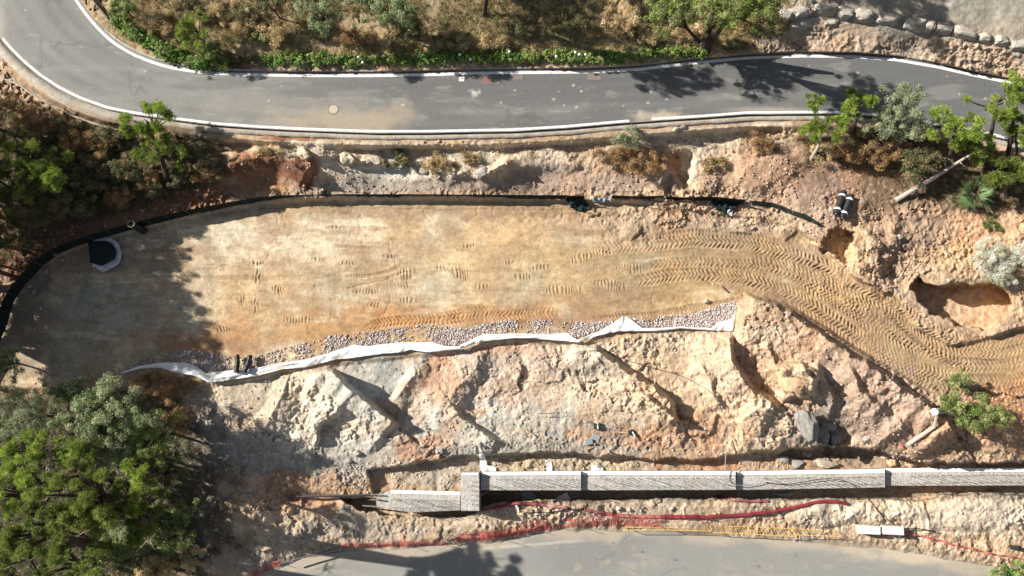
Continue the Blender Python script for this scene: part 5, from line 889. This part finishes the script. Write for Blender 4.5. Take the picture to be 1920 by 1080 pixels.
plant('leafy', (1262, 18), 70, 44, 4.5, 'GREEN', 'big spreading tree at the top edge, left light green crown part', 'broadleaf_tree', 'tree', (1322, 88), mat='bark', dens=.9)
plant('leafy', (1385, 12), 84, 56, 6.5, 'GREEN', 'big dark trunked tree rising at the roadside under the boulder wall', 'broadleaf_tree', 'tree', (1330, 84), mat='bark', dens=1.2, zr=2.4)
MB().tube([GP(1322, 88)-Vector((0, 0, .2)), GP(1325, 75, .8), PV(1334, 45, 10.2), PV(1350, 5, 12.2), PV(1380, -10, 13)], [.55, .45, .38, .25, .12], 10).build('trunk', M['bark'], bpy.data.objects['broadleaf_tree'] if False else [o for o in bpy.data.objects if o.get('label', '').startswith('big dark trunked')][0])
plant('leafy', (925, -75), 80, 40, 7, 'GREEN', 'tree with thick dark trunk at the top edge of the verge', 'broadleaf_tree', 'tree', (908, 27), zr=2)
for (u, v, h, rx) in [(1395, -95, 7, 80), (1560, -130, 6, 60), (1700, -130, 7, 80), (790, -60, 6, 70), (1300, -110, 6, 60), (980, -90, 5, 60)]:
    c = GP(u, v); uc, vc = proj(c.x, c.y, c.z+h); plant('leafy', (uc, vc), rx, rx*.8, h, 'GREEN', 'broad tree beyond the top edge of the picture', 'broadleaf_tree', 'tree', (u, v), 'trees beyond the gravel lot', zr=2.2)
# hedges
def hedge(poly, w, h, label, pal, seed, n):
    r = np.random.default_rng(seed); p = smoothp(poly, 300, 2); k = r.integers(0, 300, n); q = p[k]+r.normal(size=(n, 2))*np.array([2, w*.42]); z = np.array([G(a, b) for a, b in q]); x, y, zz = P(q[:, 0], q[:, 1], z+r.uniform(.05, h, n)*(1+.3*fbm(q[:, 0], q[:, 1], 25, 2, seed)))
    t = thing('hedge', label, 'hedge', (x.mean(), y.mean(), z.mean())); e = np.stack([x, y, zz], -1); L_ = leaves(e, r.uniform(.1, .26, n), 34, .06, .75, PALS[pal], r, up_bias=.7); fast('foliage', L_[0], L_[1], M['leaf'], t, col=L_[2]); return t, e
hedge([(208, 32), (240, 55), (280, 78), (320, 100), (360, 112), (425, 118)], 17, .7, 'thick dark green hedge following the inside of the bend', 'HED', 1, 900)
t, e = hedge([(490, 109), (600, 111), (700, 112), (800, 109), (900, 107), (1000, 105), (1100, 106), (1180, 106)], 14, .4, 'long low bright green hedge with a few white flowers beside the upper road', 'HED', 2, 1150)
for (u, v) in [(672, 107), (680, 117), (862, 102), (882, 111), (1043, 106), (1079, 98), (1086, 102), (1098, 102), (955, 97)]: MB().tube([GP(u, v, .68), GP(u, v, .70), GP(u, v, .74)], [.04, .11, .03], 7).build('flower', M['white'], t)
hedge([(1192, 103), (1240, 97), (1300, 95), (1325, 98)], 12, .4, 'short yellowish hedge piece left of the big tree trunk', 'HED', 3, 240)
hedge([(425, 115), (460, 113), (490, 112)], 12, .4, 'thin shaded green hedge gap piece beside the bright pine', 'SCRUB', 4, 90)
# slope plants and right side
L = [('fine', (1180, 260), 32, 22, .8, 'BROOM', 'grey green bush growing over the lower white line'), ('fine', (1150, 293), 42, 18, .6, 'DRY', 'orange brown dry bush on the slope, left one'), ('fine', (1205, 306), 40, 22, .7, 'DRY', 'orange brown dry bush on the slope, right of the similar one'), ('grassy', (825, 306), 34, 20, .5, 'STRAW', 'dry yellow grass clump on the slope under the road'), ('leafy', (745, 300), 26, 18, .5, 'SCRUB', 'green weeds left of the yellow grass clump'), ('grassy', (880, 296), 20, 12, .4, 'STRAW', 'small yellow grass clump right of the big clump'), ('fine', (1425, 268), 32, 20, .6, 'DRY', 'brown dry bush below the road left of the right pines'), ('grassy', (1340, 305), 26, 14, .3, 'STRAW', 'thin dry grass on the pale gully'), ('grassy', (500, 285), 30, 12, .3, 'STRAW', 'thin grass on the cream outcrop at left'), ('fine', (1545, 287), 28, 18, .6, 'STRAW', 'straw bush at the foot of the slim pine'), ('fine', (1600, 282), 45, 28, 1, 'DRY', 'tawny brush under the right pines'), ('fine', (1655, 285), 45, 30, 1, 'DRY', 'brown brush under the grey broom'), ('fine', (1640, 262), 60, 28, 1.2, 'SCRUB', 'dark scrub behind the tawny brush'), ('leafy', (1720, 300), 50, 30, 1.4, 'SCRUB', 'dark scrub left of the fan palm'), ('leafy', (1890, 330), 50, 40, 1.6, 'SCRUB', 'dark green scrub at the right edge behind the palm'), 
 ('fine', (1695, 185), 38, 34, 3.0, 'BROOM', 'upper pale grey green broom overhanging the shaded road'), ('fine', (1660, 230), 48, 34, 2.2, 'BROOM', 'lower grey green broom at the road edge'), ('fine', (1715, 235), 34, 34, 2.4, 'BROOM', 'grey green broom right of the lower one'), ('fine', (1850, 480), 30, 32, .9, 'SILV', 'silvery white shrub, left one of the group at the right edge'), ('fine', (1902, 480), 34, 34, 1.0, 'SILV', 'silvery white shrub cut by the right edge'), ('fine', (1875, 515), 36, 26, .8, 'SILV', 'lower silvery white shrub of the group'), ('grassy', (1862, 418), 14, 16, .5, 'HED', 'small bright green weed on the red soil above the silver shrubs'),
 ('leafy', (1797, 712), 20, 20, 1.6, 'GREEN', 'narrow upper crown of green saplings beside the tyre tracks'), ('leafy', (1785, 760), 26, 24, 1.6, 'GREEN', 'small green sapling crown by the bleached stump'), ('leafy', (1845, 778), 48, 32, 1.8, 'GREEN', 'wide bright green sapling at the right side above the wall'), ('leafy', (1900, 1076), 34, 22, 1.2, 'HED', 'bright green bush in the lower right corner')]
for k in L: plant(*k[:7])
L = [((1526, 190), 16, 16, 3.2, 'slender light green pine tip over the road edge', (1532, 262)), ((1545, 238), 44, 26, 2.8, 'pine with pale bent trunk on the bank below the road', (1520, 300)), ((1612, 195), 40, 30, 3.4, 'bright pine left of the grey broom', (1600, 275)), ((1790, 235), 52, 34, 4.5, 'bright open pine right of the grey broom', (1770, 320)), ((1870, 190), 50, 38, 5.0, 'bright pine near the right edge overlapping the road', (1850, 320)), ((1910, 165), 34, 26, 5.5, 'bright pine cut by the right edge over the road', (1890, 300)), ((1905, 240), 34, 30, 4, 'pine at the right edge below the road', (1900, 330)), ((1830, 272), 46, 26, 3.5, 'pine above the dead trunk', (1850, 340)), ((1875, 312), 52, 30, 2.8, 'darker pine behind the fan palm', (1890, 370))]
for c_, rx, ry, h, lab, b_ in L: plant('pine', c_, rx, ry, h, 'PINE' if 'darker' not in lab else 'PINED', lab, 'pine_tree', 'pine tree', b_, mat='palebark' if 'pale' in lab else 'bark', dens=1.1)
# fan palm
t = thing('fan_palm', 'dwarf palm with stiff radiating green leaves beside the dead trunk', 'palm', GP(1825, 372)); r = np.random.default_rng(5); V_ = []; F_ = []; Cc = []
b0 = GP(1825, 365, .3)
for k in range(44):
    a = r.random()*6.28; el = r.uniform(-.1, 1.1); d = Vector((math.cos(a)*math.cos(el), math.sin(a)*math.cos(el), math.sin(el))); hub = b0+d*r.uniform(.35, .9); s = d.cross(Vector((0, 0, 1))).normalized(); col = r.choice([0, 1, 2])
    for j in range(9):
        w = (j-4)/4*.55; dd = (d*math.cos(w)+s*math.sin(w)); dd.z -= .15; L_ = r.uniform(.6, 1.0); sd = dd.cross(Vector((0, 0, 1))).normalized()*.032; n = len(V_); V_ += [hub[:], (hub+dd*L_*.5+sd)[:], (hub+dd*L_)[:], (hub+dd*L_*.5-sd)[:]]; F_.append([n, n+1, n+2, n+3]); Cc += [np.array([(.13, .20, .08), (.17, .24, .11), (.10, .16, .06)][col])]*4
fast('leaves', np.array(V_), np.array(F_), M['leaf'], t, col=np.array(Cc)); MB().tube([GP(1825, 372, -.1), b0], [.2, .14], 8).build('trunk', M['bark'], t)
# dead trunk, stump, branches
tp = lambda *a: [PV(*q) for q in a]
t = thing('dead_trunk', 'bare grey dead tree trunk leaning over the soil at right', 'dead trunk', GP(1679, 376)); b_ = GP(1679, 376)
mb = MB(); pts = [b_, b_.lerp(PV(1820, 290, 7.6), .25)+Vector((0, 0, .1)), b_.lerp(PV(1820, 290, 7.6), .5)+Vector((.1, 0, .15)), b_.lerp(PV(1820, 290, 7.6), .75), PV(1820, 290, 7.6)]; mb.tube(pts, [.21, .17, .15, .13, .09], 10); mb.build('trunk', M['palebark'], t)
mb = MB()
for f, du, dv in ((.55, -22, -18), (.62, -30, -10), (.7, -18, -24), (.8, -20, -14), (.97, 16, 6), (.85, 20, 14), (.45, -16, -14)): q = b_.lerp(PV(1820, 290, 7.6), f); u, v = proj(*q); mb.tube([q, PV(u+du*.5, v+dv*.6, q.z+.2), PV(u+du, v+dv, q.z+.1)], [.045, .03, .012], 5)
mb.build('twigs', M['palebark'], t)
tag(MB().tube([GP(1702, 834, .2), GP(1730, 815, .35), GP(1752, 800, .35), GP(1757, 775, .3)], [.17, .15, .13, .09], 9).build('bleached_log', M['palebark']), 'short pale log leading up to the bleached stump', 'log')
tag(MB().tube([GP(1752, 772, .2), GP(1770, 772, .5), GP(1790, 778, .4), GP(1800, 770, .6)], [.26, .2, .12, .03], 8).build('bleached_stump', mk('bleached wood', (.62, .59, .54), .9)), 'bleached white stump beneath the green saplings', 'stump')
def branch(pts, r0, lab, mat='palebark', tw=6, seed=0):
    rr = random.Random(seed); p = [PV(*q) for q in pts]; mb = MB(); mb.tube(p, [r0*(1-.8*i/(len(p)-1)) for i in range(len(p))], 6)
    for k in range(tw): i = rr.randrange(1, len(p)); q = p[i].lerp(p[i-1], rr.random()); e = q+Vector((rr.uniform(-1, 1), rr.uniform(-1, 1), rr.uniform(-.1, .5)))*1.1; mb.tube([q, q.lerp(e, .5)+Vector((0, 0, .15)), e], [r0*.45, r0*.3, .008], 5)
    tag(mb.build('bare_branch', M[mat]), lab, 'branch')
branch([(85, 885, 8.0), (95, 862, 8.4), (93, 840, 8.6), (96, 812, 8.6)], .07, 'bare white forked branch standing out of the left wood', seed=1, tw=10)
branch([(50, 1015, 7.5), (62, 985, 8.2), (72, 970, 8.4), (82, 960, 8.6)], .06, 'thin bare pale branch in the middle left of the wood', seed=2)
branch([(10, 1065, 8), (40, 1055, 8.6), (75, 1045, 9)], .07, 'pale broken branch near the lower left corner', seed=3)
branch([(3, 1040, 8), (8, 1015, 8.4), (14, 1003, 8.6)], .05, 'bare branch on the left edge near the bottom', seed=4)
branch([(120, 870, 7.6), (138, 845, 8), (146, 822, 8.2)], .05, 'bare twig cluster between the bright pines', seed=21, tw=9)
branch([(180, 1000, 8.4), (165, 980, 8.8), (150, 972, 9)], .05, 'pale dead twigs near the centre of the wood', seed=22, tw=9)
branch([(255, 1035, 4.6), (275, 1015, 4.8), (290, 1012, 4.8)], .04, 'pale fallen twigs above the sunlit green bush', seed=23, tw=8)
branch([(215, 988, 6.5), (232, 962, 7.5), (244, 940, 8), (250, 925, 8.4)], .09, 'dark leaning pine limb in the wood', 'bark', 4, 5)
branch([(430, 300, 5.7), (455, 300, 5.7), (470, 288, 5.8)], .05, 'fallen dark branch on the cream slope at left', 'bark', 8, 6)
branch([(1690, 520, 4.8), (1712, 480, 5.2), (1735, 440, 5.1)], .05, 'broken roots poking from the soil below the dead trunk', 'bark', 14, 7)
branch([(1100, 790, 3.2), (1130, 800, 3.1), (1160, 780, 3.3)], .03, 'thin dry twig above the black and white box', 'bark', 4, 8)
branch([(1010, 776, 3.2), (1050, 774, 3.2), (1080, 772, 3.3)], .025, 'thin dry twig on the grey patch of the slope', 'bark', 3, 9)
# dry grass and litter that nobody could count
def stuff_tufts(name, poly, n, length, cols, seed, per=9, w=.01, thr=-.2, k=3):
    r = np.random.default_rng(seed); xs = [p[0] for p in poly]; ys = [p[1] for p in poly]; q = np.stack([r.uniform(min(xs), max(xs), n*3), r.uniform(min(ys), max(ys), n*3)], -1); q = q[inside(q[:, 0], q[:, 1], poly)]; q = q[fbm(q[:, 0], q[:, 1], 45, 3, k) > thr][:n]
    z = np.array([G(a, b) for a, b in q]); x, y, z = P(q[:, 0], q[:, 1], z); L_ = needles(np.stack([x, y, z], -1), length, per, w, cols, r); return struct(fast(name, L_[0], L_[1], M['leaf'], col=L_[2]), 'stuff')
stuff_tufts('dry_grass', [(225, -30), (1480, -30), (1480, 60), (1330, 95), (1180, 95), (900, 100), (500, 100), (430, 108), (340, 95), (215, 25)], 15000, .27, STRAW+STRAW+SCRUB+OLIVE, 1, 11, .012, -.5)
stuff_tufts('dry_grass', [(400, 262), (1520, 245), (1560, 290), (1300, 340), (1000, 300), (700, 335), (430, 320)], 1700, .16, STRAW+DRY, 2, 9, .008, .15)
stuff_tufts('undergrowth', [(-40, 170), (100, 210), (240, 240), (420, 262), (420, 340), (330, 375), (120, 430), (-40, 520)], 6500, .26, SCRUB+SCRUB+OLIVE+DRY, 3, 10, .012, -.8)
stuff_tufts('undergrowth', [(-40, 720), (200, 735), (340, 740), (370, 900), (370, 1000), (330, 1080), (-40, 1120)], 9000, .3, SCRUB+OLIVE, 4, 10, .012, -.8)
stuff_tufts('undergrowth', [(1480, 255), (1740, 250), (1960, 310), (1960, 400), (1800, 390), (1690, 330), (1560, 300)], 3500, .24, SCRUB+DRY, 5, 10, .012, -.6)
stuff_tufts('weeds', [(1420, 70), (1700, 75), (1920, 120), (1960, 160), (1500, 100)], 700, .12, DRY+SCRUB, 6, 8, .008, .1)
print('objects', len(bpy.data.objects))
